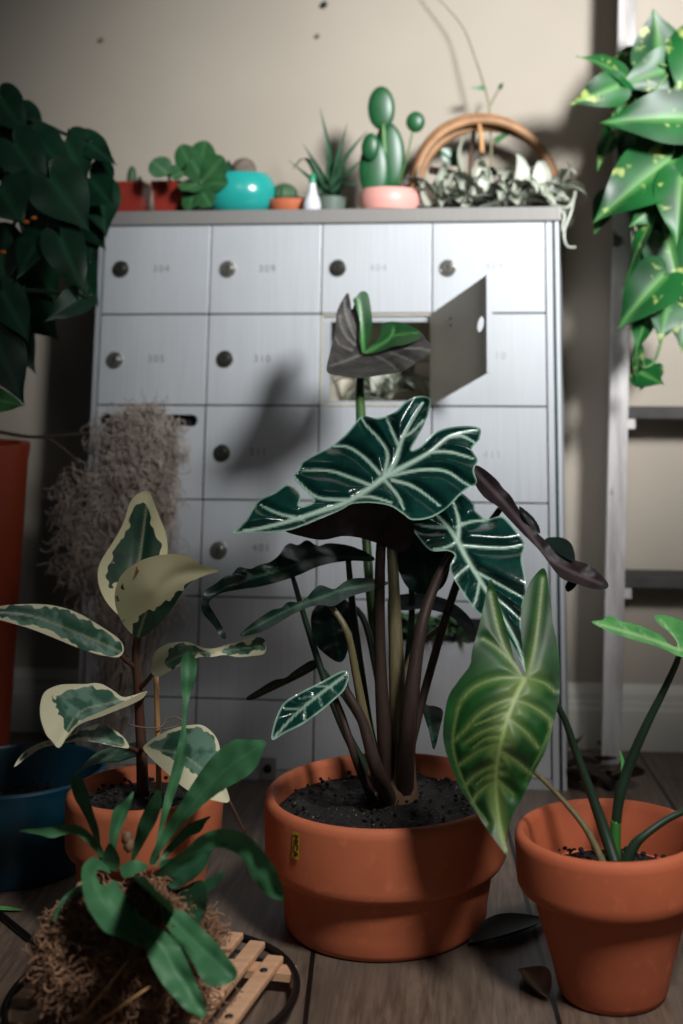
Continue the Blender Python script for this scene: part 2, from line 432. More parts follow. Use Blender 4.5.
def blade(pts, widths, side, nv=3, fold=.2, ndir=None):
    """strap leaf along 3-D points; side = sideways vector"""
    v = []; f = []; ve = []; side = Vector(side).normalized(); m = 2*nv+1; n = len(pts)
    for i, (p, w) in enumerate(zip(pts, widths)):
        t = Vector(pts[min(i+1, n-1)])-Vector(pts[max(i-1, 0)]); t.normalize()
        sd = side-t*side.dot(t); sd.normalize(); nr = sd.cross(t)
        if nr.y > 0: nr = -nr
        for j in range(-nv, nv+1):
            a = j/nv; v.append(Vector(p)+sd*(a*w)+nr*(abs(a)*w*fold)); ve.append(max(0, 1-abs(a)*2.5))
    for i in range(n-1):
        for j in range(m-1): f.append((i*m+j, i*m+j+1, (i+1)*m+j+1, (i+1)*m+j))
    return v, f, ve
def pot(name, parent, mat, c, zr, rr, rb, collar=.32, lip=.006, thick=.007, inner=None, shelf=True):
    """flower pot with collar: c base centre, zr rim height, rr rim radius, rb base radius"""
    zc = zr*(1-collar); rc = rr*.985; rt = rb+(rr*.935-rb)*(zc/zr)+.0
    pr = [(rb*.25, 0), (rb-.004, 0), (rb-.001, .002), (rb+.001, .006)]
    pr += [(rb+(rt-rb)*t, .006+(zc-.010-.006)*t) for t in (.25, .5, .75, 1)]
    pr += [(rt+.001, zc-.004), (rc-.003, zc-.001), (rc-.0005, zc+.003), (rc+.0, zc+.008), (rr, zr-.008), (rr-.0005, zr-.003), (rr-.003, zr-.0005), (rr-.006, zr), (rr-thick, zr-.0015), (rr-thick-.002, zr-.006), (rr-thick-.003, zc+.002), (rr-thick-.008, zc-.002), (rt-thick-.004, zc-.014), (rb-.006, .012), (0, .012)]
    g = G(); g.lathe(c, pr, 72); return autosmooth(g.obj(name, mat, parent), 40)
def soil(parent, c, z, r, amp=.006, mat=None):
    g = G(); n = 40; v = [Vector((c[0], c[1], z+.004))]; f = []; K = 16
    for k in range(1, K+1):
        for i in range(n):
            a = 2*math.pi*i/n; q = Vector((c[0]+r*k/K*math.cos(a), c[1]+r*k/K*math.sin(a), z))
            q.z += amp*(noise.noise(q*60)+.6*noise.noise(q*150))*(1 if k < K else .3)+.004*(1-(k/K)**2); v.append(q)
    for i in range(n): f.append((0, 1+i, 1+(i+1) % n))
    for k in range(K-1):
        for i in range(n):
            j = (i+1) % n; a = 1+k*n; f.append((a+i, a+n+i, a+n+j, a+j))
    g.add(v, f)
    for _ in range(150):               # crumbs
        a = random.random()*6.28; q = r*.93*math.sqrt(random.random()); s_ = random.uniform(.0009, .0026)
        g.blob((c[0]+q*math.cos(a), c[1]+q*math.sin(a), z+.004+random.uniform(0, .003)), (s_, s_*random.uniform(.6, 1.4), s_*.8), 6, 4, .3)
    return g.obj('soil', mat or M['soil'], parent)
def strands(name, mat, parent, paths, r, n=3, origin=None):
    g = G()
    for p in paths: g.tube(p, r if not callable(r) else r(len(p)), n, False)
    return g.obj(name, mat, parent, origin=origin)
def text(s, size, mat, name, parent, pos, xdir, zdir, spacing=1.0, align='CENTER', extr=.0002):
    cu = bpy.data.curves.new('lettering', 'FONT'); cu.body = s; cu.size = size; cu.align_x = align; cu.align_y = 'CENTER'; cu.extrude = extr; cu.space_character = spacing
    t = bpy.data.objects.new('lettering', cu); COL.objects.link(t)
    dg = bpy.context.evaluated_depsgraph_get(); me = bpy.data.meshes.new_from_object(t.evaluated_get(dg))
    bpy.data.objects.remove(t); 
    nd = Vector(xdir).cross(Vector(zdir))
    V = [Vector(pos)+Vector(xdir)*v.co.x+Vector(zdir)*v.co.y+nd*v.co.z for v in me.vertices]; Fc = [list(p.vertices) for p in me.polygons]
    o = mobj(name, V, Fc, mat, parent, smooth=False); bpy.data.meshes.remove(me); return o

exec_parts = []
# ------------------------------------------------------------------ setting
WOFF = -.175
def slab(name, P, th, mat, kind='structure'):
    g = G(); g.box(*P); o = g.obj(name, mat, smooth=False); tag(o, kind=kind); return o
slab('floor', (Vector((-2.6, -1.2, -.03)), Vector((5.2, 0, 0)), Vector((0, 3.6, 0)), Vector((0, 0, .03))), 0, M['floor'])
slab('wall_back', (cab(-2.2, 0, WOFF), EX*4.4, -NN*.05, UP*2.6), 0, M['wall'])
def baseboard():
    g = G(); prof = [(0, 0), (.016, 0), (.016, .047), (.013, .051), (.013, .055), (.010, .058), (.010, .066), (.006, .072), (.004, .076), (0, .077)]
    v = []
    for u in (-2.2, 2.2):
        for o, z in prof: v.append(cab(u, z, WOFF+o))
    n = len(prof); f = [(i, i+1, n+i+1, n+i) for i in range(n-1)]+[tuple(range(n)), tuple(reversed(range(n, 2*n)))]
    g.add(v, f); tag(g.obj('baseboard_back', M['trim'], smooth=False), kind='structure')
baseboard()
for i, (x, y, r) in enumerate(((325, 5, .0048), (103, 40, .0035), (319, 36, .003))):
    p = onplane(x, y, WOFF); g = G(); g.lathe(p, [(r*.5, -.002), (r*.5, .004), (r, .005), (r*.8, .0075), (0, .008)], 14, NN)
    tag(g.obj('wall_nail', M['screw'] if i == 0 else M['wire'], origin=p), ('large black nail head high on the wall near the top edge', 'small pale nail head on the upper left of the wall', 'small pale nail head below the large black nail')[i], 'nail', 'nail heads on the wall')

# ------------------------------------------------------------------ mailbox cabinet
def cabinet():
    root = thing('mailbox_cabinet', 'silver aluminium apartment mailbox cabinet with numbered locked doors against the wall', 'mailbox', cab(0, 0, -.08))
    ZT = H+.181; DEP = .163
    UL, UR = -.316, .270
    cu = [-.310, -.170, -.027, .1125, .253]; cz = [H+z for z in (.163, .0505, -.0615, -.1745, -.288, -.404)]
    def bx(name, u0, u1, z0, z1, o0, o1, mat, par=root, bev=0, smooth=False):
        g = G(); g.box(cab(u0, z0, o0), EX*(u1-u0), NN*(o1-o0), UP*(z1-z0)); o = g.obj(name, mat, par, smooth)
        if bev: bevel(o, bev)
        return o
    # shell: back, sides, top, bottom, inner partitions
    bx('back_panel', UL, UR, .0, ZT-.004, -DEP, -DEP+.003, M['door_back'])
    bx('side_panel', UL, UL+.003, .0, ZT-.002, -DEP+.003, -.002, M['alu_frame'])
    bx('side_panel', UR-.003, UR, .0, ZT-.002, -DEP+.003, -.002, M['alu_frame'])
    bx('top_panel', UL-.002, UR+.003, ZT-.018, ZT, -DEP, .006, M['alu_dark'], bev=.0015)
    # face frame: left strips, right strips with dark seal
    bx('frame_strip', UL, UL+.0025, .0, ZT-.018, -.002, .003, M['alu_frame'])
    bx('frame_strip', UL+.0032, -.311, .0, ZT-.018, -.002, .001, M['alu_frame'])
    bx('frame_strip', .2542, .2618, .0, ZT-.018, -.004, .001, M['alu'])
    bx('seal_strip', .2618, .2656, .0, ZT-.018, -.004, .0014, M['teal_gasket'])
    bx('frame_strip', .2655, UR, .0, ZT-.018, -.004, .002, M['alu'])
    # dark recess behind the door gaps, leaving the open box (col 2,row 1) free
    g = G()
    for i in range(4):
        for j in range(5):
            if (i, j) == (2, 1): continue
            u0, u1 = cu[i], cu[i+1]; z1, z0 = cz[j], cz[j+1]
            g.box(cab(u0, z0, -.010), EX*(u1-u0), NN*.002, UP*(z1-z0))
    g.box(cab(cu[0], .0, -.010), EX*(cu[4]-cu[0]), NN*.002, UP*(cz[5]))
    g.obj('backing', M['black'], root, False)
    # inside of the open box
    u0, u1, z1, z0 = cu[2], cu[3], cz[1], cz[2]
    g = G(); t = .0025
    g.box(cab(u0, z0, -.13), EX*t, NN*.128, UP*(z1-z0)); g.box(cab(u1-t, z0, -.13), EX*t, NN*.128, UP*(z1-z0))
    g.box(cab(u0, z0, -.13), EX*(u1-u0), NN*.128, UP*t); g.box(cab(u0, z1-t, -.13), EX*(u1-u0), NN*.128, UP*t)
    g.box(cab(u0, z0, -.133), EX*(u1-u0), NN*.003, UP*(z1-z0)); g.obj('open_compartment', M['door_back'], root, False)
    bx('jamb', u0+.0028, u0+.012, z0+.002, z1-.010, -.010, -.003, M['alu_frame'])
    bx('jamb', u0+.003, u1-.003, z1-.010, z1-.004, -.010, -.006, M['alu_frame'])
    bx('jamb', u0+.003, u1-.003, z0+.002, z0+.006, -.010, -.003, M['alu_frame'])
    gp = .0009
    lock_tone = {(0, 0): 'lock_dark', (1, 0): 'chrome', (2, 0): 'lock_dark', (3, 0): 'chrome', (0, 1): 'chrome', (1, 1): 'lock_dark', (1, 2): 'lock_dark', (1, 3): 'chrome'}
    nums = {(0, 0): '304', (0, 1): '305', (1, 0): '309', (1, 1): '310', (1, 2): '311', (1, 3): '401', (2, 0): '404', (3, 0): '409', (3, 1): '410', (3, 2): '411'}
    lx = {(0, 0): 121, (1, 0): 228, (2, 0): 338, (3, 0): 448, (0, 1): 115, (1, 1): 225, (1, 2): 222, (1, 3): 219}
    ly = {(0, 0): 269, (1, 0): 269, (2, 0): 268, (3, 0): 268, (0, 1): 360, (1, 1): 359, (1, 2): 453, (1, 3): 550}
    def lock(d, i, j):
        p = onplane(lx[i, j], ly[i, j], .001)
        m = M[lock_tone[i, j]]; g = G(); g.lathe(p, [(.0105, 0), (.0105, .002), (.0096, .0034), (.0088, .0036), (.0086, .003), (.007, .003), (.0066, .005), (.0058, .0056), (0, .0056)], 28, NN)
        o = autosmooth(g.obj('lock', m, d))
        g = G(); g.box(p+NN*.0052-EX*.0009-UP*.004, EX*.0018, NN*.0008, UP*.008); g.obj('keyhole', M['black'], o, False)
    slotdoor = None
    for i in range(4):
        for j in range(5 if i < 2 else 4):
            if (i, j) == (2, 1): continue
            u0, u1, z1, z0 = cu[i]+gp, cu[i+1]-gp, cz[j]-gp, cz[j+1]+gp
            if (i, j) == (0, 2):        # door with a long rounded mail slot
                g = G(); a = onplane(101, 420, 0); b = onplane(198, 420, 0); zc = a.z
                ua = (a-cab(0, 0)).dot(EX); ub = (b-cab(0, 0)).dot(EX); r = .0072
                hole = []
                for k in range(13): t = math.pi/2+math.pi*k/12; hole.append((ua+r+r*math.cos(t), zc+r*math.sin(t)))
                for k in range(13): t = -math.pi/2+math.pi*k/12; hole.append((ub-r+r*math.cos(t), zc+r*math.sin(t)))
                out = [(u0, z1), (u0, z0), (u1, z0), (u1, z1)]
                pts = [Vector(q) for q in out+hole]; n = len(hole)
                vs, _, fs, *_ = delaunay_2d_cdt(pts, [(0, 1), (1, 2), (2, 3), (3, 0)]+[(4+k, 4+(k+1) % n) for k in range(n)], [], 0, 1e-6)
                keep = []
                for f in fs:
                    c = sum((vs[q] for q in f), Vector((0, 0)))/3
                    if ua+r*.4 < c.x < ub-r*.4 and abs(c.y-zc) < r*.9 and all(q >= 4 for q in f): continue
                    keep.append(f)
                for o in (0, .0012): g.add([cab(v.x, v.y, o) for v in vs], keep)
                d = g.obj('door', M['alu'], root, False); d['label'] = 'door with a long rounded mail slot'
                g = G(); P = []
                for o, rr in ((.0012, r), (.0026, r-.0008), (.0026, r-.002), (-.006, r-.002)):
                    for k in range(n):
                        cx = ua+r if k < 13 else ub-r; t = (math.pi/2+math.pi*k/12) if k < 13 else (-math.pi/2+math.pi*(k-13)/12)
                        P.append(cab(cx+rr*math.cos(t), zc+rr*math.sin(t), o))
                g.add(P, [(q*n+k, q*n+(k+1) % n, (q+1)*n+(k+1) % n, (q+1)*n+k) for q in range(3) for k in range(n)])
                g.obj('slot_rim', M['blackmetal'], d)
                continue
            d = bx('door', u0, u1, z0, z1, -.0015, .001, M['alu'], bev=.0006)
            if (i, j) in lx: lock(d, i, j)
            if (i, j) in nums:
                nx = {(0, 0): 161, (1, 0): 267, (2, 0): 378, (3, 0): 494, (0, 1): 156, (1, 1): 262, (1, 2): 258, (1, 3): 261, (3, 1): 497, (3, 2): 492}[i, j]
                ny = {(0, 0): 269, (1, 0): 269, (2, 0): 268, (3, 0): 266, (0, 1): 359, (1, 1): 359, (1, 2): 452, (1, 3): 548, (3, 1): 356, (3, 2): 455}[i, j]
                text(nums[i, j], .0125, M['engrave'] if i < 2 else M['engrave_faint'], 'number', d, onplane(nx, ny, .00115), EX, UP, 1.25)
    # lower panels
    for u0, u1, z0, z1 in ((cu[0], cu[1], .012, cz[5]), (cu[1], cu[2], .012, cz[5])):
        bx('lower_panel', u0+gp, u1-gp, z0, z1-gp, -.0015, .001, M['alu'], bev=.0006)
    d = bx('collection_door', cu[2]+gp, cu[4]-gp, .012, cz[4]-gp, -.0015, .001, M['alu'], bev=.0006); d['label'] = 'wide lower panel lettered with mail'
    p = onplane(430, 652, .0013); text('VISITORS', .0125, M['engrave_light'], 'lettering', d, p, EX, UP, 1.15)
    p = onplane(430, 668, .0013); text('MAIL', .0115, M['engrave_light'], 'lettering', d, p, EX, UP, 1.2)
    a = onplane(398, 640, .0015); g = G(); g.box(a, EX*.105, NN*.0014, UP*.026); g.obj('mail_slot', M['black'], d, False)
    bx('kick_strip', cu[0], cu[4], .0, .011, -.0015, .001, M['alu_frame'])
    p = onplane(268, 768, .001); g = G(); g.box(p-EX*.010-UP*.012, EX*.020, NN*.002, UP*.024); h_ = g.obj('latch_plate', M['alu_dark'], root, False)
    g = G(); g.lathe(p+NN*.002, [(.005, 0), (.005, .0012), (0, .0012)], 16, NN); g.obj('latch_hole', M['black'], h_)
    # the open door, hinged at its right edge and swung towards the viewer
    hA = cab(cu[3], 0, .002)
    e1 = onplane(488, 273, .0); 
    # free edge: choose the swing so its top corner falls where the photograph shows it
    wdt = cu[3]-cu[2]-2*gp; best = None
    for k in range(40, 140):
        a = math.radians(k); q = hA+(-EX*math.cos(a)+NN*math.sin(a))*wdt; q.z = cz[1]-gp
        qz = Vector((q.x, q.y, q.z-H)); up_ = -qz.y*S+qz.z*C; fw = qz.y*C+qz.z*S; X = XP+F*qz.x/fw
        if best is None or abs(X-488) < best[0]: best = (abs(X-488), a)
    a = best[1]; dv = (-EX*math.cos(a)+NN*math.sin(a)); nv = dv.cross(UP).normalized()
    z0, z1 = cz[2]+gp, cz[1]-gp
    def dp(s, z): return hA+dv*s+UP*(z+.0415*s/wdt)       # the sheet sags at its hinge, the free edge rides up
    cz_ = (z0+z1)/2+.004; ch = wdt-.017; hole = [(ch+.0085*math.cos(2*math.pi*k/24), cz_+.0085*math.sin(2*math.pi*k/24)) for k in range(24)]
    pts = [Vector(q) for q in [(0, z0), (wdt, z0), (wdt, z1), (0, z1)]+hole]
    vs, _, fs, *_ = delaunay_2d_cdt(pts, [(0, 1), (1, 2), (2, 3), (3, 0)]+[(4+k, 4+(k+1) % 24) for k in range(24)], [], 0, 1e-6)
    fs = [f for f in fs if not all(q >= 4 for q in f)]
    g = G(); 
    for o in (0, .0016): g.add([dp(v.x, v.y)+nv*o for v in vs], fs)
    n = len(vs); rim = [(0, 1), (1, 2), (2, 3), (3, 0)]+[(4+k, 4+(k+1) % 24) for k in range(24)]
    g.f += [[p_, q, q+n, p_+n] for p_, q in rim]
    d = g.obj('door', M['door_back'], root, False); d['label'] = 'open door swung outward, with a bare round lock hole'
    g = G(); g.box(dp(wdt, z0)-nv*.004, dv*.0012, nv*.0075, UP*(z1-z0)); g.obj('door_lip', M['alu'], d, False)
    for s_, z in ((.052, z1-.022), (.052, z1-.030)):
        g = G(); g.lathe(dp(s_, z), [(.0012, -.001), (.0012, .003), (0, .003)], 10, nv if nv.dot(Vector((0, -1, 0))) > 0 else -nv); g.obj('rivet', M['blackmetal'], d)
    return root
cabinet()
ZTOP = H+.181

# ------------------------------------------------------------------ Spanish moss hanging from the slot
def spanish_moss():
    paths = []
    top = onplane(150, 415, .012)
    for k in range(1150):
        px = random.gauss(143, 15); px = min(178, max(103, px)); off = random.uniform(.006, .030)
        Ltot = abs(random.gauss(0, 1))*70+60
        if random.random() < .35: Ltot += 110
        y = 404+((px-143)/30)**2*11+random.random()*26+(random.random()**2)*random.choice((0, 70, 150))
        x = px; path = []; vx = random.uniform(-1, 1); sgn = 1 if random.random() < .5 else -1
        if random.random() < .33 and x < 140: vx = -random.uniform(.4, 2.2)
        yy = y; n = 12
        for i in range(n):
            path.append(onplane(x, yy, off))
            x += vx*2.2+random.gauss(0, 5.2); yy += Ltot/n+random.gauss(0, 6.5); off = max(.005, min(.045, off+random.gauss(0, .003)))
            vx = vx*.86-(x-(140-max(0, yy-480)*.18))*.03
            if x > 180: x = 180-random.random()*14
        paths.append(path)
    for k in range(1500):                # short wiry curls
        x = random.gauss(138, 19); y = random.uniform(408, 620); 
        if 470 < y < 580 and random.random() < .45: x = random.uniform(62, 110)
        x = min(random.uniform(168, 184), x); y += ((x-140)/30)**2*8 if y < 440 else 0; off = random.uniform(.010, .046); a = random.random()*6.28; path = []
        for i in range(9):
            path.append(onplane(x, y, off)); a += random.gauss(0, .8); x += 3.6*math.cos(a); y += 3.6*math.sin(a)+.7; x = min(x, 190)
        paths.append(path)
    o = strands('spanish_moss', M['spanish'], None, paths, .00056, 3, origin=top)
    tag(o, 'grey-brown clump of Spanish moss hanging out of the mail slot', 'moss')
spanish_moss()

# ------------------------------------------------------------------ big alocasia in the wide terracotta pot
P1 = Vector((-.0569, 1.2494, 0)); R1 = .1094; Z1 = .1083
def alocasia():
    root = thing('potted_alocasia', 'tall alocasia with dark white-veined leaves in a wide terracotta pot in front of the mailboxes', 'potted plant', P1)
    p = pot('pot', root, M['terra'], P1, Z1, R1, .0884, .52, thick=.008)
    # yellow label with black letters, on the collar
    a0 = None
    for k in range(360):
        a = math.radians(k); q = Vector((P1.x+R1*math.cos(a), P1.y+R1*math.sin(a), .088)); t = Vector((q.x, q.y, q.z-H)); fw = t.y*C+t.z*S; X = XP+F*t.x/fw
        if q.y < P1.y and (a0 is None or abs(X-296.5) < a0[0]): a0 = (abs(X-296.5), a)
    a = a0[1]; out = Vector((math.cos(a), math.sin(a), 0)); sd = UP.cross(out); q = P1+out*(R1*.9985)+UP*.0885
    g = G(); w, h = .0085, .0105; v = []
    for i in range(5):
        t = (i/4-.5)*w/R1*1.0; o2 = Vector((math.cos(a+t), math.sin(a+t), 0))
        for z in (-h, h): v.append(P1+o2*(R1*.9985+.0006)+UP*(.0885+z))
    g.add(v, [(2*i, 2*i+2, 2*i+3, 2*i+1) for i in range(4)]); st = g.obj('sticker', M['yellowtag'], p); st['label'] = 'yellow label with black letters'
    text('MCA', .0078, M['tagink'], 'lettering', st, q+out*.0009, UP*-1, sd, 1.1)
    soil(root, P1, .0905, R1*.9)
    def stem(name, parent, mat, pts, r, n=8):
        if pts[0][1] > 780:
            x, y, d_ = pts[0]; pts = [(x, y+14, 1.268+(d_-1.25)*.5), (x, y-2, 1.268+(d_-1.25)*.5)]+list(pts[1:]); r = (r[0]*1.05,)+tuple(r)
        return STEM(name, parent, mat, pts, r, n)
    V1 = [((3.2, 1.4, 1), (386, 476), (370, 488), (345, 503), (318, 512), (290, 521), (262, 528), (244, 531)),
          ((3.2, 1.0, 1), (386, 476), (396, 460), (402, 440), (412, 420), (423, 403)),
          ((3.2, 1.0, 1), (386, 476), (405, 466), (430, 452), (450, 436), (478, 430))]
    V1 += [((1.9, .9, .9),)+q for q in (
        ((384, 474), (388, 455), (380, 440), (367, 426), (362, 418)), ((380, 474), (365, 458), (348, 447), (333, 446)),
        ((372, 486), (352, 478), (330, 471), (303, 470)), ((352, 500), (325, 499), (312, 494), (296, 479)), ((302, 519), (280, 514), (262, 506)),
        ((392, 480), (410, 485), (425, 494), (440, 506)), ((390, 476), (420, 470), (445, 471), (463, 482), (472, 487)),
        ((430, 452), (450, 452), (474, 459)), ((400, 448), (393, 433), (387, 418)), ((448, 437), (462, 436), (477, 444)),
        ((404, 436), (412, 432), (424, 420)), ((355, 497), (372, 497), (392, 503)), ((384, 479), (398, 496), (404, 510)))]
    O1 = [(233, 533), (245, 521), (255, 504), (262, 498), (275, 492), (288, 484), (301, 494), (299, 506), (314, 501), (304, 490), (293, 478), (299, 469), (303, 461), (317, 453), (331, 446), (343, 437), (352, 427), (362, 416), (377, 418), (395, 412), (405, 402), (418, 396), (430, 398), (430, 408), (424, 425), (416, 440), (411, 450), (421, 446), (437, 431), (460, 426), (480, 428), (479, 440), (472, 449), (478, 460), (474, 470), (477, 483), (467, 489), (458, 497), (446, 509), (430, 518), (412, 520), (403, 514), (390, 506), (372, 503), (352, 504), (341, 510), (320, 518), (300, 527), (285, 531), (262, 533), (246, 532)]
    D1 = [(386, 476, 1.215), (345, 503, 1.19), (290, 521, 1.165), (240, 532, 1.16), (262, 500, 1.185), (300, 490, 1.20), (331, 446, 1.245), (362, 418, 1.26), (425, 400, 1.25), (411, 450, 1.225), (478, 430, 1.24), (475, 483, 1.20), (430, 516, 1.175), (372, 503, 1.18)]
    leaf('leaf', root, M['aloc'], O1, D1, V1, 2.0, .010, 4, label='largest leaf, dark green with white veins')
    U = 'leaf_underside'
    leaf(U, root, M['aloc_under'], [(285, 531), (300, 527), (320, 519), (341, 510), (352, 504), (372, 503), (390, 506), (403, 514), (412, 521), (414, 538), (404, 552), (388, 548), (368, 540), (345, 536), (322, 540), (300, 536)], [(300, 528, 1.172), (352, 505, 1.186), (403, 514, 1.185), (412, 535, 1.22), (380, 545, 1.225), (330, 537, 1.20)], step=4)
    O2 = [(410, 523), (425, 517), (439, 509), (453, 501), (460, 493), (468, 498), (474, 504), (477, 512), (487, 519), (500, 516), (508, 521), (521, 537), (525, 546), (522, 559), (526, 582), (524, 601), (521, 620), (524, 649), (528, 677), (519, 659), (506, 636), (493, 620), (479, 614), (464, 595), (452, 575), (450, 566), (455, 556), (448, 551), (432, 551), (421, 541)]
    V2 = [((3.0, 1.2, 1), (458, 541), (468, 560), (482, 583), (500, 612), (517, 643), (527, 674)), ((2.8, 1, 1), (458, 541), (459, 522), (454, 504)), ((2.8, 1, 1), (458, 541), (448, 527), (434, 512))]
    V2 += [((1.8, .9, .9),)+q for q in (((460, 545), (480, 547), (505, 548), (523, 545)), ((457, 527), (470, 522), (488, 520)), ((458, 541), (447, 547), (434, 549)), ((470, 565), (460, 573), (454, 580)), ((473, 570), (495, 582), (522, 597)), ((488, 592), (505, 605), (521, 620)), ((447, 527), (432, 527), (414, 524)), ((480, 580), (477, 596), (474, 606)))]
    leaf('leaf', root, M['aloc'], O2, [(458, 541, 1.24), (410, 523, 1.255), (460, 495, 1.28), (500, 518, 1.27), (523, 545, 1.245), (524, 600, 1.21), (528, 676, 1.185), (480, 612, 1.20), (452, 572, 1.225)], V2, 2.0, .012, 4, label='drooping leaf behind the largest, dark with white veins')
    O3 = [(472, 466), (479, 466), (488, 472), (497, 480), (503, 488), (511, 496), (519, 509), (532, 520), (538, 533), (545, 540), (556, 552), (575, 560), (587, 564), (596, 570), (608, 583), (606, 589), (593, 589), (577, 584), (561, 578), (548, 562), (538, 549), (522, 533), (506, 516), (498, 507), (485, 498), (477, 488), (472, 476)]
    leaf('leaf', root, M['aloc_under'], O3, [(473, 468, 1.25), (505, 505, 1.275), (540, 545, 1.28), (605, 585, 1.25), (520, 510, 1.30), (560, 575, 1.26), (485, 495, 1.255)], [((2.4, 1.4, .8), (474, 470), (490, 487), (510, 509), (532, 537), (555, 563), (602, 584))], 2.2, .006, label='narrow leaf seen from its purple underside')
    leaf(U, root, M['aloc_black'], [(519, 506), (530, 514), (538, 524), (540, 534), (530, 526), (522, 516)], [(519, 506, 1.30), (538, 524, 1.31), (530, 520, 1.30)], step=4)
    leaf(U, root, M['aloc_black'], [(544, 540), (554, 537), (566, 539), (573, 547), (575, 562), (566, 558), (556, 552)], [(544, 540, 1.29), (566, 540, 1.32), (575, 560, 1.28)], step=4)
    leaf(U, root, M['aloc_black'], [(577, 584), (569, 592), (565, 588), (569, 580)], [(577, 584, 1.262), (566, 590, 1.27), (569, 580, 1.265)], step=4)
    # young leaf on top, seen from below
    O4 = [(347, 293), (350, 299), (352, 310), (357, 296), (362, 291), (368, 294), (371, 309), (372, 325), (367, 347), (376, 341), (381, 333), (382, 323), (400, 322), (418, 330), (425, 338), (432, 350), (418, 362), (400, 372), (382, 375), (361, 378), (341, 376), (327, 372), (329, 356), (335, 331), (337, 311)]
    V4 = [((2.0, .8, .7), (363, 354), (358, 335), (353, 312)), ((1.6, .8, .6), (363, 354), (345, 361), (330, 366)), ((1.8, .8, .6), (363, 354), (385, 350), (410, 348), (430, 350))]
    V4 += [((1.3, .7, .5),)+q for q in (((358, 342), (347, 320), (344, 300)), ((355, 345), (343, 332), (339, 316)), ((352, 350), (340, 345), (335, 336)), ((372, 354), (388, 362), (398, 371)), ((390, 352), (405, 358), (414, 362)), ((400, 348), (412, 340), (420, 334)))]
    D4 = [(363, 354, 1.43), (347, 295, 1.45), (330, 360, 1.37), (361, 378, 1.35), (430, 350, 1.38), (400, 323, 1.44), (368, 294, 1.46), (405, 368, 1.35)]
    leaf('leaf', root, M['aloc_grey'], O4, D4, V4, 2.0, .008, label='young top leaf seen from its grey underside')
    D4b = [(a, b, c - .014) for a, b, c in D4]
    leaf('leaf_lobe', root, M['aloc_young'], [(353, 300), (357, 296), (362, 291), (368, 294), (371, 309), (372, 325), (368, 345), (363, 353), (360, 340), (360, 322), (356, 308)], D4b, [((2.2, 1, .9), (363, 353), (362, 330), (359, 305), (357, 297))], 2.2, .003, label='green lobe of the young leaf')
    leaf('leaf_lobe', root, M['aloc_young'], [(364, 353), (376, 341), (381, 333), (382, 323), (400, 322), (416, 329), (421, 337), (408, 344), (392, 347), (378, 352)], D4b, [((2.2, 1, .9), (364, 353), (380, 345), (390, 338), (394, 328)), ((1.4, .8, .6), (391, 336), (404, 334), (418, 333))], 2.2, .003, label='green lobe of the young leaf')
    # dark leaves on the left
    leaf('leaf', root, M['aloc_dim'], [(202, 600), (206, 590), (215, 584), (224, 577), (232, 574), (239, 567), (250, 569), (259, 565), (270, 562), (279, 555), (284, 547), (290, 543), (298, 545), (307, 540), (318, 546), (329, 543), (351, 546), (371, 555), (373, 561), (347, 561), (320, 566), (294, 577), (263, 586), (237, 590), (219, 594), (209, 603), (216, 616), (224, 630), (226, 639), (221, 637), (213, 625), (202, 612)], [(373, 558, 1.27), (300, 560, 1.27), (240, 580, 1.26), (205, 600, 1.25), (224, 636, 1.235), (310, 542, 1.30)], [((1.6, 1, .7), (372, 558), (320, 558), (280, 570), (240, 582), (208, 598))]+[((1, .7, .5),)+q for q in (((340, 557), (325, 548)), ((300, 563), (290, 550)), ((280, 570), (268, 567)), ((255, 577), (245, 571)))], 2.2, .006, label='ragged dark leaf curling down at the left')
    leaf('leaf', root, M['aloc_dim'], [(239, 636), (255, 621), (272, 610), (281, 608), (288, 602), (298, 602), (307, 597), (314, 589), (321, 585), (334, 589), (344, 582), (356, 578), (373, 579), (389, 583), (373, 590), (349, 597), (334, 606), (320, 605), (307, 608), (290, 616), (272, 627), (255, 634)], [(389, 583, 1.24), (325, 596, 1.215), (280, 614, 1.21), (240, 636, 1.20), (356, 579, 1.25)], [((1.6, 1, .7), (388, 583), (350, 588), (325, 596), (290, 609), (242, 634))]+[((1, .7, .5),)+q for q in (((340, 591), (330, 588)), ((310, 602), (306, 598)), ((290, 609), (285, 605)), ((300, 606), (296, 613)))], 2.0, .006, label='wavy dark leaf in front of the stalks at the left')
    leaf('leaf', root, M['aloc'], [(272, 740), (274, 724), (283, 704), (299, 693), (321, 682), (342, 671), (349, 674), (345, 689), (334, 700), (321, 711), (303, 724), (285, 733)], [(345, 676, 1.20), (310, 700, 1.165), (272, 739, 1.15), (299, 693, 1.175), (321, 711, 1.165)], [((1.7, .9, .7), (346, 675), (320, 694), (295, 715), (273, 739))]+[((1, .7, .5),)+q for q in (((330, 686), (315, 686)), ((316, 697), (299, 698)), ((303, 708), (286, 709)), ((330, 686), (336, 694)), ((318, 696), (322, 706)), ((305, 706), (305, 720)))], 2.0, .005, label='small hanging leaf with pale veins near the pot rim')
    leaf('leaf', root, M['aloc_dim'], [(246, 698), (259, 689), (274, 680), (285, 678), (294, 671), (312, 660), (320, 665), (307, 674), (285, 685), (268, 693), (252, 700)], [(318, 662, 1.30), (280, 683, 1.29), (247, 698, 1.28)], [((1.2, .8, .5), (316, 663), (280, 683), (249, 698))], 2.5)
    leaf('leaf', root, M['aloc_dim'], [(312, 612), (332, 598), (352, 606), (350, 640), (342, 662), (326, 655), (314, 640)], [(330, 600, 1.31), (342, 660, 1.29), (314, 640, 1.30), (350, 620, 1.30)], [((1.2, .8, .4), (332, 600), (334, 630), (341, 660))], 3)
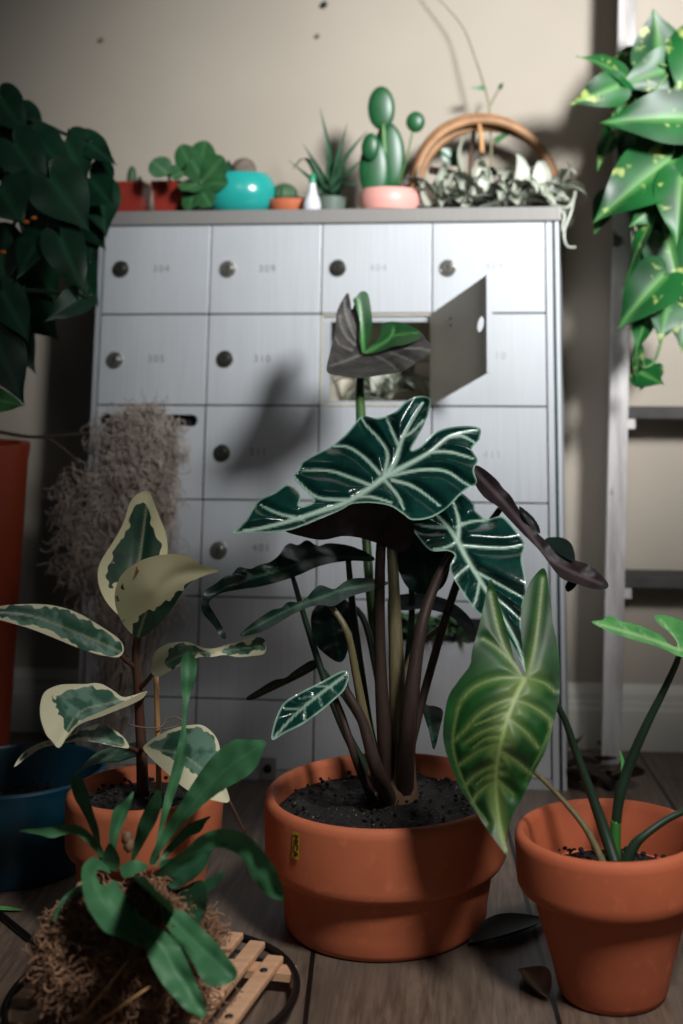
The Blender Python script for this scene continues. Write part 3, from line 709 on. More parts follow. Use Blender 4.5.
    leaf('leaf', root, M['aloc_black'], [(388, 598), (417, 593), (440, 597), (455, 604), (470, 618), (476, 634), (466, 633), (452, 617), (426, 609), (400, 610)], [(388, 598, 1.30), (430, 600, 1.31), (474, 632, 1.27), (426, 609, 1.29)], [((1.4, .9, .5), (392, 602), (430, 602), (472, 628))], 2.5, .003, label='dark narrow leaf arching right behind the stalks')
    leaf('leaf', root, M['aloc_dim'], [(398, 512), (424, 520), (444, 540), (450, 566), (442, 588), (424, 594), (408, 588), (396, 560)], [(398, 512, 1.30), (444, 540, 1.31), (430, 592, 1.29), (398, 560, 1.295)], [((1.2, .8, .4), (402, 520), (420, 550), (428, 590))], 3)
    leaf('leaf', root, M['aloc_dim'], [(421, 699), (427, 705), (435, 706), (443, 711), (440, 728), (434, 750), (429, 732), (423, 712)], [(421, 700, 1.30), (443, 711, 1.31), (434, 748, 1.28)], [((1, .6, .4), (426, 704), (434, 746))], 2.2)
    # stalks
    d0 = 1.25
    stem('stalk', root, M['stem_dark'], [(390, 798, d0), (384, 730, d0), (380, 650, 1.25), (380, 570, 1.24), (385, 478, 1.222)], (9, 7, 5.5, 5, 4))
    stem('stalk', root, M['stem_olive'], [(402, 798, d0+.01), (399, 730, 1.265), (396, 650, 1.27), (394, 590, 1.275), (391, 530, 1.28)], (10, 9, 7, 5.5, 5))
    stem('stalk', root, M['stem_dark'], [(404, 798, d0-.01), (409, 720, 1.23), (419, 640, 1.235), (432, 592, 1.245), (451, 553, 1.252), (458, 541, 1.25)], (9, 8, 6, 5, 4.5, 3))
    stem('stalk', root, M['stem_olive'], [(398, 795, 1.27), (400, 700, 1.28), (412, 655, 1.29), (428, 637, 1.295), (449, 621, 1.30)], (4, 3.5, 3, 2.8, 2.2))
    stem('stalk', root, M['stem_olive'], [(384, 796, 1.24), (368, 735, 1.22), (357, 680, 1.21), (347, 632, 1.205), (328, 602, 1.212)], (6, 5, 4, 3.4, 2.4))
    stem('stalk', root, M['stem_dkgreen'], [(388, 796, 1.27), (372, 740, 1.28), (362, 680, 1.285), (353, 610, 1.29), (348, 556, 1.285)], (5, 4, 4, 3.4, 2.6))
    stem('stalk', root, M['stem_dkgreen'], [(382, 798, 1.255), (352, 745, 1.26), (330, 695, 1.265), (309, 632, 1.27), (292, 574, 1.268)], (5, 4.5, 3.6, 3, 2.2))
    stem('stalk', root, M['stem_dark'], [(388, 800, 1.22), (376, 768, 1.205), (362, 720, 1.20), (346, 690, 1.20), (346, 676, 1.20)], (8, 7, 5, 4, 2.5))
    stem('stalk', root, M['stem_dark'], [(372, 802, 1.225), (356, 760, 1.21), (342, 716, 1.21), (332, 692, 1.21)], (4.5, 4, 3.5, 3))
    stem('stalk', root, M['stem_green'], [(394, 796, 1.28), (382, 700, 1.30), (371, 600, 1.33), (364, 500, 1.37), (361, 420, 1.40), (360, 385, 1.415), (363, 354, 1.428)], (6, 5, 4.5, 4.5, 5, 4.2, 3.4))
    stem('stalk', root, M['stem_dark'], [(400, 796, 1.27), (425, 690, 1.29), (462, 570, 1.30), (500, 509, 1.285)], (5, 4, 4, 3))
    stem('stalk', root, M['stem_dkgreen'], [(402, 795, 1.28), (414, 740, 1.29), (421, 715, 1.30), (426, 704, 1.302)], (2.5, 2, 1.6, 1.2))
    stem('stalk', root, M['stem_dkgreen'], [(392, 796, 1.28), (360, 720, 1.30), (325, 672, 1.302), (314, 662, 1.302)], (4, 3, 2, 1.6))
    stem('stalk', root, M['stem_dark'], [(398, 796, 1.28), (394, 700, 1.30), (391, 620, 1.305), (390, 600, 1.302)], (4, 3.4, 3, 2.4))
    stem('stalk', root, M['stem_dkgreen'], [(396, 796, 1.28), (378, 680, 1.30), (362, 616, 1.308), (335, 602, 1.31)], (4, 3.4, 3, 2.2))
    stem('stalk', root, M['stem_dkgreen'], [(398, 796, 1.28), (406, 680, 1.30), (412, 600, 1.30), (404, 522, 1.302)], (4, 3.4, 3, 2.2))
    g = G(); c = at(401, 803, 1.268)
    g.tube([c-UP*.01, c+UP*.004, c+UP*.02+Vector((-.001, 0, 0)), c+UP*.045, c+UP*.07], [.0165, .0175, .015, .0125, .009], 14); g.obj('base_sheath', M['sheath'], root)
    c = at(377, 802, 1.264); g = G(); g.tube([c-UP*.008, c+UP*.012, c+UP*.035+Vector((-.004, 0, 0)), c+UP*.05+Vector((-.007, 0, 0))], [.010, .0095, .007, .004], 12); g.obj('base_sheath', M['sheath'], root)
alocasia()

# ------------------------------------------------------------------ arrowhead plant in the right pot
P2 = Vector((.128, 1.116, 0)); R2 = .0762; Z2 = .1189
def arrowhead():
    root = thing('potted_arrowhead_plant', 'arrowhead plant with one huge hanging green leaf in the terracotta pot at the right', 'potted plant', P2)
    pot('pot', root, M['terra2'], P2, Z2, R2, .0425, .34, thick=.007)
    soil(root, P2, .082, R2*.79)
    O = [(508, 856), (500, 847), (489, 832), (474, 809), (459, 786), (448, 759), (443, 736), (445, 712), (449, 695), (459, 680), (470, 665), (472, 651), (478, 630), (484, 604), (490, 579), (496, 592), (502, 613), (508, 633), (513, 654), (519, 668), (525, 677), (524, 657), (521, 630), (522, 607), (528, 586), (535, 575), (543, 568), (547, 575), (550, 598), (553, 624), (557, 642), (560, 671), (559, 698), (553, 727), (546, 750), (535, 771), (524, 794), (513, 815), (506, 835), (507, 847)]
    k = lambda *p: tuple((430+a/3.414, 560+b/3.414) for a, b in p)
    Vn = [((4.2, 1.5, .95), (524, 679), (515, 698), (505, 727), (499, 753), (496, 780), (499, 818), (507, 850))]
    Vn += [((2.0, .8, .6),)+k(*p) for p in (((310, 402), (230, 405), (160, 430), (115, 470), (95, 510)), ((288, 470), (220, 495), (165, 530), (120, 580), (80, 620)), ((262, 560), (180, 585), (120, 625)), ((248, 620), (170, 650), (100, 700)), ((236, 690), (160, 730), (120, 770)), ((228, 750), (170, 790), (145, 830)),
        ((300, 480), (350, 500), (405, 540), (410, 575)), ((275, 545), (330, 590), (370, 640)), ((240, 650), (300, 690), (345, 730)), ((232, 750), (285, 800)), ((322, 400), (280, 350), (230, 300), (185, 270)), ((310, 395), (265, 320), (235, 240), (207, 110)), ((332, 400), (355, 300), (370, 200), (385, 60)), ((332, 402), (390, 420), (425, 450)), ((250, 600), (190, 610), (150, 640)), ((265, 520), (210, 540), (150, 565)), ((240, 720), (190, 740), (160, 765)))]
    Vn += [((20, 6, .42),)+Vn[0][1:]]+[((7, 3, .22),)+v_[1:] for v_ in Vn[1:15]]
    Vn += [((1.6, 1.0, .45),)+k((95, 510), (78, 620), (100, 720), (150, 830), (200, 900)), ((1.4, 1.0, .3),)+k((410, 575), (380, 650), (330, 750))]
    Dp = [(524, 679, 1.085), (490, 580, 1.125), (543, 569, 1.13), (500, 740, 1.06), (507, 855, 1.055), (444, 730, 1.085), (560, 680, 1.10), (459, 680, 1.09), (520, 800, 1.07), (470, 800, 1.075)]
    leaf('leaf', root, M['syng'], O, Dp, Vn, 2.0, .003, label='huge hanging arrow-shaped leaf with pale midrib')
    O = [(591.5, 622), (603, 620), (607, 616), (615, 617), (621, 621), (634, 624), (648, 629), (662, 636), (668, 643), (676, 647), (677, 642), (670, 633), (659, 624), (654, 617), (657, 615), (664, 615), (673, 617), (683, 621), (697, 626), (720, 640), (742, 668), (730, 668), (700, 660), (678, 656), (666, 650), (652, 645), (638, 641), (622, 636), (608, 631)]
    leaf('leaf', root, M['syng_pale'], O, [(592, 622, 1.06), (640, 634, 1.08), (680, 650, 1.10), (657, 616, 1.13), (740, 668, 1.07), (690, 624, 1.12)], [((2.2, 1, .8), (680, 650), (650, 639), (620, 630), (594, 623)), ((1.6, .8, .8), (680, 650), (672, 634), (660, 619)), ((1.6, .8, .7), (680, 650), (705, 648), (735, 664)), ((1, .7, .5), (650, 639), (640, 630)), ((1, .7, .5), (630, 632), (618, 622))], 2.0, .003, label='pale green leaf at the top right')
    d0 = 1.116
    stem('stalk', root, M['stem_dkgreen'], [(616, 866, d0-.01), (604, 830, d0), (590, 790, 1.12), (577, 755, 1.12), (563, 716, 1.115), (545, 692, 1.105), (525, 679, 1.09)], (6, 5.5, 4.4, 3.6, 3, 2.8, 2.4))
    stem('stalk', root, M['stem_dkgreen'], [(615, 838, d0+.01), (619, 800, 1.125), (629, 766, 1.125), (645, 728, 1.12), (664, 690, 1.115), (676, 664, 1.108), (680, 651, 1.103)], (4.5, 5, 5, 4.2, 3.4, 3, 2.4))
    stem('stalk_base', root, M['stem_bright'], [(616, 868, d0), (615, 850, d0+.005), (616, 820, d0+.01)], (5.4, 5.4, 5))
    stem('stalk', root, M['stem_dkgreen'], [(624, 868, d0-.02), (634, 846, d0-.02), (645, 835, d0-.02), (666, 820, 1.10), (690, 808, 1.10), (730, 786, 1.09)], (6, 5, 3.6, 3.2, 3, 2.6))
    stem('stalk', root, M['stem_olive'], [(605, 868, d0-.015), (588, 832, d0-.01), (567, 805, 1.11), (540, 777, 1.11), (515, 757, 1.10)], (4, 3, 2.4, 2, 1.6))
    leaf('leaf', root, M['syng'], [(518, 760), (500, 735), (480, 722), (470, 730), (482, 752), (500, 764)], [(518, 760, 1.10), (472, 728, 1.12), (490, 758, 1.115)], [((1.4, .8, .5), (516, 758), (474, 728))], 3)
    leaf('leaf', root, M['syng_pale'], [(619, 750), (621, 752), (625, 763), (624, 775), (621, 772), (621, 762)], [(619, 750, 1.14), (625, 763, 1.14), (623, 775, 1.135)], [], 3)
    leaf('leaf', root, M['syng'], [(728, 788), (760, 770), (800, 775), (812, 800), (785, 815), (750, 806)], [(728, 788, 1.09), (810, 795, 1.05), (780, 775, 1.08)], [((2, 1, .8), (728, 788), (770, 790), (808, 797))], 4)
arrowhead()

# ------------------------------------------------------------------ variegated rubber plant
P3 = Vector(); 
def fit_left():
    # stand the pot so its rim spans x 68..220 and y 763..809
    D = 1.235; c = at(146, 786, D); return Vector((c.x, D, 0)), c.z
P3, Z3 = fit_left(); R3 = 73*1.215/F
def rubber():
    root = thing('potted_rubber_plant', 'variegated rubber plant with cream-edged leaves in a small terracotta pot at the left', 'potted plant', P3)
    pot('pot', root, M['terra'], P3, Z3, R3, R3*.72, .42, thick=.006)
    soil(root, P3, Z3-.014, R3*.86)
    def var(width, jag, mid=None, seed=0, below=None, amp=1.0):
        A = crom(mid, 5) if mid else None
        def f(P, ed):
            out = np.zeros(len(P))
            for i, (p, e) in enumerate(zip(P, ed)):
                n = noise.noise(Vector((p[0]*jag, p[1]*jag, seed)))+.6*noise.noise(Vector((p[0]*jag*3, p[1]*jag*2.2, seed+9)))
                out[i] = (e-width)/8+n*amp+.5
            if below is not None: out = np.minimum(out, np.array([below(p[0], p[1]) for p in P])+.25*np.array([noise.noise(Vector((p[0]*.2, p[1]*.2, seed))) for p in P])*3)
            return out
        return f
    d = 1.215
    mid1 = [(137, 625), (137, 590), (141, 550), (148, 496)]
    leaf('leaf', root, M['ficus_cream'], [(148, 491), (154, 503), (159, 516), (164, 528), (167, 540), (167, 556), (158, 580), (146, 606), (137, 628), (126, 620), (113, 610), (103, 596), (98, 580), (100, 563), (113, 542), (121, 528), (125, 518), (129, 505), (136, 495)], [(137, 628, 1.23), (148, 492, 1.27), (100, 570, 1.25), (166, 550, 1.265)], [((1.4, .8, .35),)+tuple(mid1)], 1.8, .003, green=var(8, .055, None, 2.2, lambda x, y: (590-y)/14 if x < 141 else (612-y)/20), label='upright leaf, dark green with wide cream margin')
    mid2 = [(138, 637), (152, 600), (178, 575), (218, 571)]
    leaf('leaf', root, M['ficus_cream'], [(138, 638), (128, 630), (121, 620), (116, 608), (114.5, 596), (117, 584), (124, 572), (140, 561), (155, 556), (170, 554), (182, 555), (191, 557), (198, 562), (204, 566), (219, 571), (206, 575), (190, 583), (180, 596), (170, 611), (158, 625), (146, 635)], [(138, 637, 1.215), (125, 575, 1.19), (170, 556, 1.175), (218, 571, 1.17), (170, 605, 1.195), (150, 590, 1.185)], [((1.2, .6, .25),)+tuple(mid2)], 1.8, .002, green=var(-30, .1, None, 4.4, lambda x, y: .62+((y-((620-.72*(x-140)) if x < 185 else 586))/9 if x > 133 else -.6), .6), label='cupped leaf, mostly cream with a green lower edge')
    leaf('leaf', root, M['ficus'], [(-18, 612), (0, 606), (25, 604), (51, 605), (76, 612), (102, 627), (119, 639), (124, 649), (119, 657), (106, 656), (93, 653), (76, 647), (59, 640), (42, 633), (25, 627), (0, 620), (-18, 616)], [(122, 652, 1.215), (60, 625, 1.16), (-15, 614, 1.13), (90, 620, 1.20), (60, 640, 1.16)], [((1.4, .6, .3), (120, 652), (80, 634), (30, 616), (-15, 613))], 2, .003, green=var(2.6, .07, None, 7.7, None, .6), label='long leaf reaching to the left, green with cream margin')
    leaf('leaf', root, M['ficus'], [(40, 708), (42, 697), (47, 690), (59, 685), (72, 684), (85, 684), (96, 683), (104, 685), (114, 691), (123, 697), (134, 695), (147, 691), (143, 698), (130, 705), (115, 711), (100, 717), (85, 722), (76, 727), (68, 736), (59, 748), (52, 741), (46, 734), (41, 720)], [(140, 694, 1.215), (90, 695, 1.18), (45, 700, 1.14), (60, 745, 1.12), (100, 715, 1.165)], [((1.3, .6, .3), (143, 694), (110, 703), (80, 712), (60, 742))], 2, .004, green=var(3.5, .06, None, 12.1, lambda x, y: .5+((x-(40+(y-684)*.35))-9)/7, .9), label='broad leaf folded over the blue pot')
    leaf('leaf', root, M['ficus'], [(146.5, 691), (143, 698), (130, 705), (115, 711), (100, 717), (85, 722), (76, 727), (66, 739), (72, 728), (84, 719), (100, 712), (118, 704), (134, 697)], [(147, 691, 1.213), (100, 714, 1.158), (66, 739, 1.12)], [], 2, green=lambda P, e: np.zeros(len(P)), label='pale folded edge')
    leaf('leaf', root, M['ficus'], [(14, 767), (24, 752), (42, 742), (62, 738), (80, 730), (98, 724), (110, 727), (119, 733), (126, 740), (129, 748), (118, 747), (98, 743), (81, 741), (62, 744), (42, 748), (28, 757)], [(128, 746, 1.22), (80, 735, 1.18), (14, 766, 1.14), (100, 725, 1.21)], [((1.2, .6, .3), (128, 747), (80, 738), (18, 764))], 2, .002, green=var(2, .07, None, 15.3, None, .6))
    leaf('leaf', root, M['ficus'], [(151, 668), (153, 657), (157, 650), (163, 646), (170, 643), (187, 642), (204, 648), (216, 648), (229, 644), (242, 641), (255, 637), (265, 640), (265, 653), (252, 656), (238, 657), (224, 655), (212, 657), (200, 657), (191, 661), (180, 666), (170, 671), (158, 677), (152, 674)], [(153, 672, 1.215), (187, 650, 1.18), (230, 650, 1.17), (263, 645, 1.15), (212, 656, 1.165)], [((1.3, .6, .3), (153, 672), (180, 656), (215, 652), (262, 646))], 1.8, .003, green=var(2.5, .09, None, 21.0, lambda x, y: .5+(x-166)/8, .7), label='leaf reaching right, cream at its base')
    leaf('leaf', root, M['ficus'], [(143, 748), (148, 742), (157, 736), (167, 731), (178, 727), (190, 725), (202, 725), (212, 732), (218, 741), (221, 754), (224, 768), (226, 786), (229, 802), (212, 800), (200, 797), (189, 791), (178, 783), (168, 774), (157, 764), (148, 755)], [(144, 749, 1.22), (185, 740, 1.18), (221, 752, 1.17), (228, 801, 1.13), (180, 784, 1.15)], [((1.3, .6, .3), (144, 749), (180, 754), (208, 775), (228, 801))], 2, .002, green=var(3, .07, None, 26.0, lambda x, y: .5+((752+(x-160)*.62)-y)/6, .5), label='low leaf, upper half green, lower half cream')
    leaf('leaf', root, M['ficus'], [(73, 777), (84, 764), (98, 752), (120, 745), (146, 741), (151, 748), (136, 757), (120, 762), (104, 763), (90, 766)], [(148, 745, 1.25), (75, 775, 1.23), (110, 755, 1.25)], [], 3, green=lambda P, e: np.ones(len(P)))
    stem('stem', root, M['ficus_stem'], [(143, 795, 1.235), (141, 740, 1.235), (138, 690, 1.232), (136, 655, 1.23), (138, 636, 1.22)], (6, 5, 4.2, 4, 3.4))
    for pts in ([(137, 668, 1.232), (128, 662, 1.225), (119, 654, 1.216)], [(139, 705, 1.233), (142, 699, 1.225), (145, 693, 1.217)], [(138, 690, 1.232), (147, 681, 1.225), (154, 672, 1.217)], [(141, 748, 1.235), (142, 749, 1.228), (144, 749, 1.222)], [(141, 752, 1.235), (135, 750, 1.23), (128, 747, 1.222)]):
        stem('petiole', root, M['ficus_stem'], pts, (2.6, 1.8))
    stem('sprout', root, plain('red_leaf_sheath', (176, 84, 62), .5), [(138, 572, 1.18), (136, 560, 1.185)], (1.2, .6))
    stem('stake', root, M['tanstick'], [(159, 795, 1.225), (158, 740, 1.222), (156, 676, 1.219)], 2.6, label='pale wooden support stake')
    Q = [at(128, 724, 1.225), at(140, 727, 1.218), at(156, 728, 1.215), at(163, 725, 1.216), at(167, 719, 1.217), at(176, 717, 1.218), at(182, 722, 1.218), at(174, 727, 1.217), at(163, 729, 1.217)]
    g = G(); g.tube([Vector(q) for q in crom([tuple(q) for q in Q], 5)], .0007, 5); g.obj('tie_wire', M['wire'], root)
    stem('shoot', root, M['ficus_stem'], [(222, 790, 1.14), (232, 806, 1.14), (245, 833, 1.15)], 1.3)
rubber()

# ------------------------------------------------------------------ blue pot and tall orange planter with dark pothos
PB = Vector((-.434, 1.384, 0))
def blue_pot():
    root = thing('blue_planter', 'glossy dark blue round planter on the floor at the left edge', 'planter', PB)
    zr, rr, rb = .0852, .0874, .0835; g = G()
    g.lathe(PB, [(rb*.3, 0), (rb-.003, 0), (rb, .004), (rr-.001, zr-.012), (rr, zr-.006), (rr+.0008, zr-.002), (rr-.001, zr), (rr-.004, zr), (rr-.006, zr-.003), (rr-.0075, .03), (rb-.01, .006), (0, .006)], 72)
    autosmooth(g.obj('pot', M['blue'], root)); soil(root, PB, .045, .078)
blue_pot()
def tall_orange():
    c = onfloor(0, 800); d = 1.56
    e = at(29, 600, d); r = .085; ctr = Vector((e.x-r-.014, d, 0)); zt = at(10, 447, d-r*.8).z
    root = thing('potted_pothos', 'large dark green trailing pothos in a tall orange planter at the left edge', 'potted plant', ctr)
    g = G(); g.lathe(ctr, [(r*.3, 0), (r*.93, 0), (r*.95, .004), (r, zt-.02), (r+.0015, zt-.012), (r+.0015, zt-.001), (r-.002, zt), (r-.009, zt-.001), (r-.011, zt-.02), (r*.85, .05), (0, .05)], 64)
    p = autosmooth(g.obj('pot', M['orange'], root)); soil(root, ctr, zt-.03, r*.85)
    L = [((0, 98), (25, 133), 30, 1.50), ((14, 143), (46, 188), 36, 1.47), ((50, 178), (90, 230), 44, 1.45), ((32, 136), (66, 166), 34, 1.50), ((84, 140), (116, 164), 22, 1.52), ((60, 236), (84, 293), 32, 1.44), ((84, 296), (44, 321), 24, 1.44), ((0, 186), (22, 222), 46, 1.45), ((46, 232), (14, 276), 40, 1.46), ((2, 292), (30, 342), 30, 1.44), ((-6, 336), (24, 404), 36, 1.43), ((90, 178), (112, 205), 40, 1.53), ((66, 142), (86, 186), 38, 1.52), ((-8, 398), (22, 406), 18, 1.41),
         ((20, 112), (40, 146), 26, 1.54), ((100, 190), (106, 236), 30, 1.55), ((78, 204), (104, 250), 34, 1.56), ((40, 196), (62, 238), 40, 1.53), ((12, 150), (30, 200), 40, 1.55), ((24, 300), (58, 340), 34, 1.55), ((-10, 240), (12, 290), 44, 1.50), ((58, 160), (80, 204), 36, 1.56), ((30, 258), (58, 300), 40, 1.56), ((78, 262), (96, 306), 26, 1.57), ((-15, 130), (4, 170), 40, 1.52), ((6, 318), (36, 372), 30, 1.56), ((-10, 276), (20, 300), 34, 1.53), ((44, 208), (22, 240), 34, 1.50), ((95, 218), (88, 262), 28, 1.57)]
    stems = [[(-70, 440, 1.54), (-60, 300, 1.54), (-30, 160, 1.53), (20, 120, 1.54), (70, 136, 1.54), (92, 142, 1.53)], [(-60, 445, 1.55), (-20, 330, 1.54), (20, 210, 1.54), (56, 172, 1.53)], [(-50, 445, 1.53), (-30, 370, 1.50), (0, 290, 1.49), (40, 232, 1.49), (62, 228, 1.46)], [(-60, 450, 1.52), (-20, 380, 1.47), (-8, 340, 1.45)], [(20, 210, 1.54), (66, 200, 1.55), (98, 196, 1.56)], [(0, 290, 1.49), (50, 292, 1.47), (86, 296, 1.45)]]
    for s_ in stems: stem('stem', root, M['stem_dkgreen'], s_, (3, 1.5))
    for i, (b, t, w, d_) in enumerate(L):
        B = at(b[0], b[1], d_+.015); T = at(t[0], t[1], d_-.015)
        heartleaf('leaf', root, M['pothos_d'] if i != 13 else M['syng_pale'], B, T, w*d_/F*1.35, roll=random.uniform(-.5, .5), droop=.08, fold=.14, heartness=.26)
        j = min((q for s_ in stems for q in crom(s_, 4)), key=lambda q: (q[0]-b[0])**2+(q[1]-b[1])**2)
        g = G(); a = at(*j); m = (a+B)/2+UP*.012; g.tube([a, m, B], [.0012, .001, .0008], 5); g.obj('petiole', M['stem_dkgreen'], root)
    for pts in ([(-30, 425, 1.56), (10, 434, 1.56), (40, 437, 1.56), (88, 433, 1.56)], [(44, 437, 1.56), (62, 448, 1.56), (80, 464, 1.56)]):
        stem('dry_twig', root, M['twig'], pts, (2, 1.2))
    for x, y in ((26, 222), (34, 218), (3, 252)):
        g = G(); g.blob(at(x, y, 1.44), (.004, .003, .0025), 10, 6); g.obj('berry', M['berry'], root)
tall_orange()

# ------------------------------------------------------------------ staghorn fern on its moss ball, on a slatted round tray
TZ = .020
def tray():
    c = Vector((-.2256, 1.082, TZ)); r = .108
    root = thing('slatted_tray', 'round pale wooden slat tray in a black metal ring under the moss ball', 'tray', (c.x, c.y, 0))
    ring = [c+Vector((math.cos(t), math.sin(t), 0))*r+UP*-.006 for t in [2*math.pi*i/72 for i in range(73)]]
    g = G(); g.tube(ring, .0032, 8, False); g.obj('ring', M['blackmetal'], root)
    for k in range(4):
        a = math.pi/4+k*math.pi/2+.2; q = c+Vector((math.cos(a), math.sin(a), 0))*r
        g = G(); g.tube([Vector((q.x, q.y, TZ-.006)), Vector((q.x, q.y, 0))], .003, 8); g.obj('foot', M['blackmetal'], root)
    # slats run away from the viewer, leaning right
    dr = (onfloor(276, 956, TZ)-onfloor(225, 1024, TZ)); dr.normalize(); sd = Vector((dr.y, -dr.x, 0))
    w = .0140; pitch = .0232; sR = (onfloor(250, 990, TZ)-c).dot(sd)
    for k in range(0, 11):
        s0 = sR-k*pitch; off = sd*s0
        if abs(s0) > r-.006: continue
        hl = math.sqrt(max(0, (r-.004)**2-s0*s0)); 
        if hl < .02: continue
        hl2 = math.sqrt(max(0, (r-.004)**2-(abs(s0)+w/2)**2)) if abs(s0)+w/2 < r-.004 else hl*.6
        hh = min(hl, hl2); a = c+off-dr*hh-sd*w/2+UP*-.005
        g = G(); g.box(a, sd*w, dr*2*hh, UP*.006); sl = bevel(g.obj('slat', M['slat'], root, False), .0016, 2)
        for q in (-1, 1) if k in (0, 8, 9) else ():
            pz = c+off+dr*(hh-.028)*q+UP*.001; g = G(); g.lathe(pz, [(.0032, -.0005), (.0032, .0006), (.002, .0012), (0, .0012)], 14); g.obj('rivet', M['screw'], sl)
    for q in (-1, 1):
        a = c+dr*(.055*q-.008)-sd*(r*.86)+UP*-.0105; g = G(); g.box(a, sd*(r*1.72), dr*.016, UP*.0055); g.obj('crossbar', M['slat'], root, False)
    return c, r
TC, TR = tray()
def staghorn():
    c = at(131, 975, 1.045); hz = (at(134, 888, 1.035).z-TZ)/2
    c = Vector((c.x, 1.035, TZ+hz-.001))
    root = thing('staghorn_fern', 'staghorn fern with green strap fronds growing from a brown moss ball on the slatted tray', 'fern', (c.x, c.y, TZ+.001))
    g = G(); g.blob(c, (.062, .052, hz), 48, 30, .18, 14); g.obj('moss_ball', M['moss'], root)
    paths = []
    for k in range(2600):
        v = Vector((random.gauss(0, 1), random.gauss(0, 1)-.5, random.gauss(0, 1))).normalized()
        p = c+Vector((v.x*.063, v.y*.053, v.z*hz)); t = v.orthogonal().normalized(); a = random.random()*6.28
        t = (t*math.cos(a)+v.cross(t)*math.sin(a)); path = []; 
        st = random.uniform(.0018, .0036)
        for i in range(8):
            path.append(p.copy()); t = (t+Vector((random.gauss(0, .5), random.gauss(0, .5), random.gauss(0, .5)-.05))+v*random.gauss(.02, .25)).normalized(); p = p+t*st
            rel = Vector(((p.x-c.x)/.063, (p.y-c.y)/.053, (p.z-c.z)/hz))
            if rel.length < .97: p = c+Vector((rel.x*.063, rel.y*.053, rel.z*hz))*(1.0/max(rel.length, .1))
            if rel.length > 1.2: t = (t-v*.8).normalized()
            if p.z < TZ+.0015: p.z = TZ+.0015
        paths.append(path)
    for k in range(160):                # loose fibres spilling to the right and front on the tray
        x = c.x+random.gauss(.03, .02); y = c.y+random.gauss(-.01, .035); z = TZ+random.uniform(.002, .014); a = random.random()*6.28; path = []
        for i in range(7):
            path.append(Vector((x, y, z))); a += random.gauss(0, .7); x += .004*math.cos(a); y += .004*math.sin(a); z = max(TZ+.0015, z+random.gauss(0, .002))
        paths.append(path)
    fo = strands('moss_fibre', M['moss_fibre'], root, paths, .00052, 3); fo['kind'] = 'stuff'
    for a_, b_ in (((78, 1020, .985), (128, 960, .975)), ((95, 1024, .98), (152, 985, .97))):
        P = [at(*a_), at((a_[0]+b_[0])/2+3, (a_[1]+b_[1])/2-2, .972), at(*b_)]; g = G(); g.tube(P, [.0012, .0011, .0008], 5); g.obj('twig', M['tanstick'], root)
    FR = 'frond'
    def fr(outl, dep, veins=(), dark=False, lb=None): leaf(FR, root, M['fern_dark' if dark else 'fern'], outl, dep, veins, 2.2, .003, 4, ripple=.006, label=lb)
    v = lambda *p: [((1.2, .8, .35),)+p]
    fr([(186.5, 651), (181, 662), (181, 686), (183, 706), (180, 736), (173, 765), (164, 800), (158, 832), (153, 862), (158, 864), (163, 832), (173, 800), (183, 771), (187, 747), (186, 724), (189, 700), (195.5, 677), (197, 662), (192, 654)], [(155, 862, 1.07), (175, 780, 1.085), (185, 720, 1.09), (190, 655, 1.10), (164, 830, 1.078)], v((155, 862), (168, 800), (184, 740), (186, 700), (188, 655)), lb='tall narrow upright frond')
    fr([(234, 740), (250, 740), (266, 741), (262, 753), (258, 764), (250, 774), (239, 781), (220, 792), (201, 807), (178, 830), (160, 853), (152, 865), (150, 858), (164, 830), (183, 799), (201, 771), (217, 752)], [(152, 862, 1.065), (190, 805, 1.06), (230, 765, 1.05), (264, 742, 1.045), (215, 755, 1.07)], v((152, 862), (190, 808), (225, 770), (262, 745)), lb='broad frond reaching up to the right')
    fr([(153, 876), (168, 862), (187, 848), (197, 838), (210, 831), (222, 829), (236, 830), (247, 835), (258, 845), (272, 863), (279, 877), (283, 890), (284, 899), (276, 899), (266, 895), (258, 886), (251, 876), (246, 864), (237, 854), (222, 848), (210, 850), (196, 857), (180, 868), (163, 881)], [(156, 876, 1.055), (200, 845, 1.02), (240, 838, .995), (282, 895, .965), (255, 870, .985)], v((156, 876), (200, 848), (235, 841), (262, 867), (282, 896)), lb='long frond arching over to the right')
    fr([(133, 909), (141, 915), (150, 924), (163, 930), (174, 939), (181, 949), (187, 961), (197, 985), (206, 1006), (204, 1018), (195, 1014), (185, 1009), (173, 996), (162, 983), (150, 961), (143, 940)], [(134, 910, 1.0), (165, 955, .975), (203, 1015, .955), (185, 960, .975)], v((135, 911), (160, 945), (182, 980), (203, 1014)), lb='broad frond hanging down the front of the moss')
    fr([(162, 916), (172, 910), (184, 911), (194, 920), (202, 928), (212, 938), (221, 948), (230, 960), (237, 971), (236, 979), (228, 984), (216, 987), (206, 984), (199, 974), (192, 961), (184, 950), (174, 938)], [(165, 914, 1.01), (200, 945, .985), (235, 975, .965), (205, 980, .965)], v((166, 914), (195, 942), (232, 977)), lb='frond hanging down to the right of the front one')
    fr([(82, 868), (88, 860), (95, 857), (108, 867), (110, 874), (102, 870), (96, 872), (100, 884), (108, 884), (114, 880), (122, 890), (130, 906), (138, 922), (142, 936), (138, 947), (128, 942), (116, 937), (104, 931), (94, 918), (86, 904), (82, 886)], [(110, 872, 1.045), (88, 862, 1.01), (90, 900, .985), (115, 915, .985), (139, 944, .975), (112, 884, 1.0)], v((100, 866), (93, 880), (105, 905), (122, 925), (138, 944)), lb='bent frond at the front left')
    fr([(19, 831), (30, 829), (42, 828), (56, 826), (70, 824), (80, 826), (89, 832), (96, 840), (104, 853), (101, 858), (92, 848), (84, 840), (74, 834), (64, 835), (52, 838), (40, 835)], [(102, 855, 1.06), (70, 828, 1.04), (20, 831, 1.03)], v((102, 855), (85, 836), (68, 830), (22, 831)), lb='frond reaching far to the left')
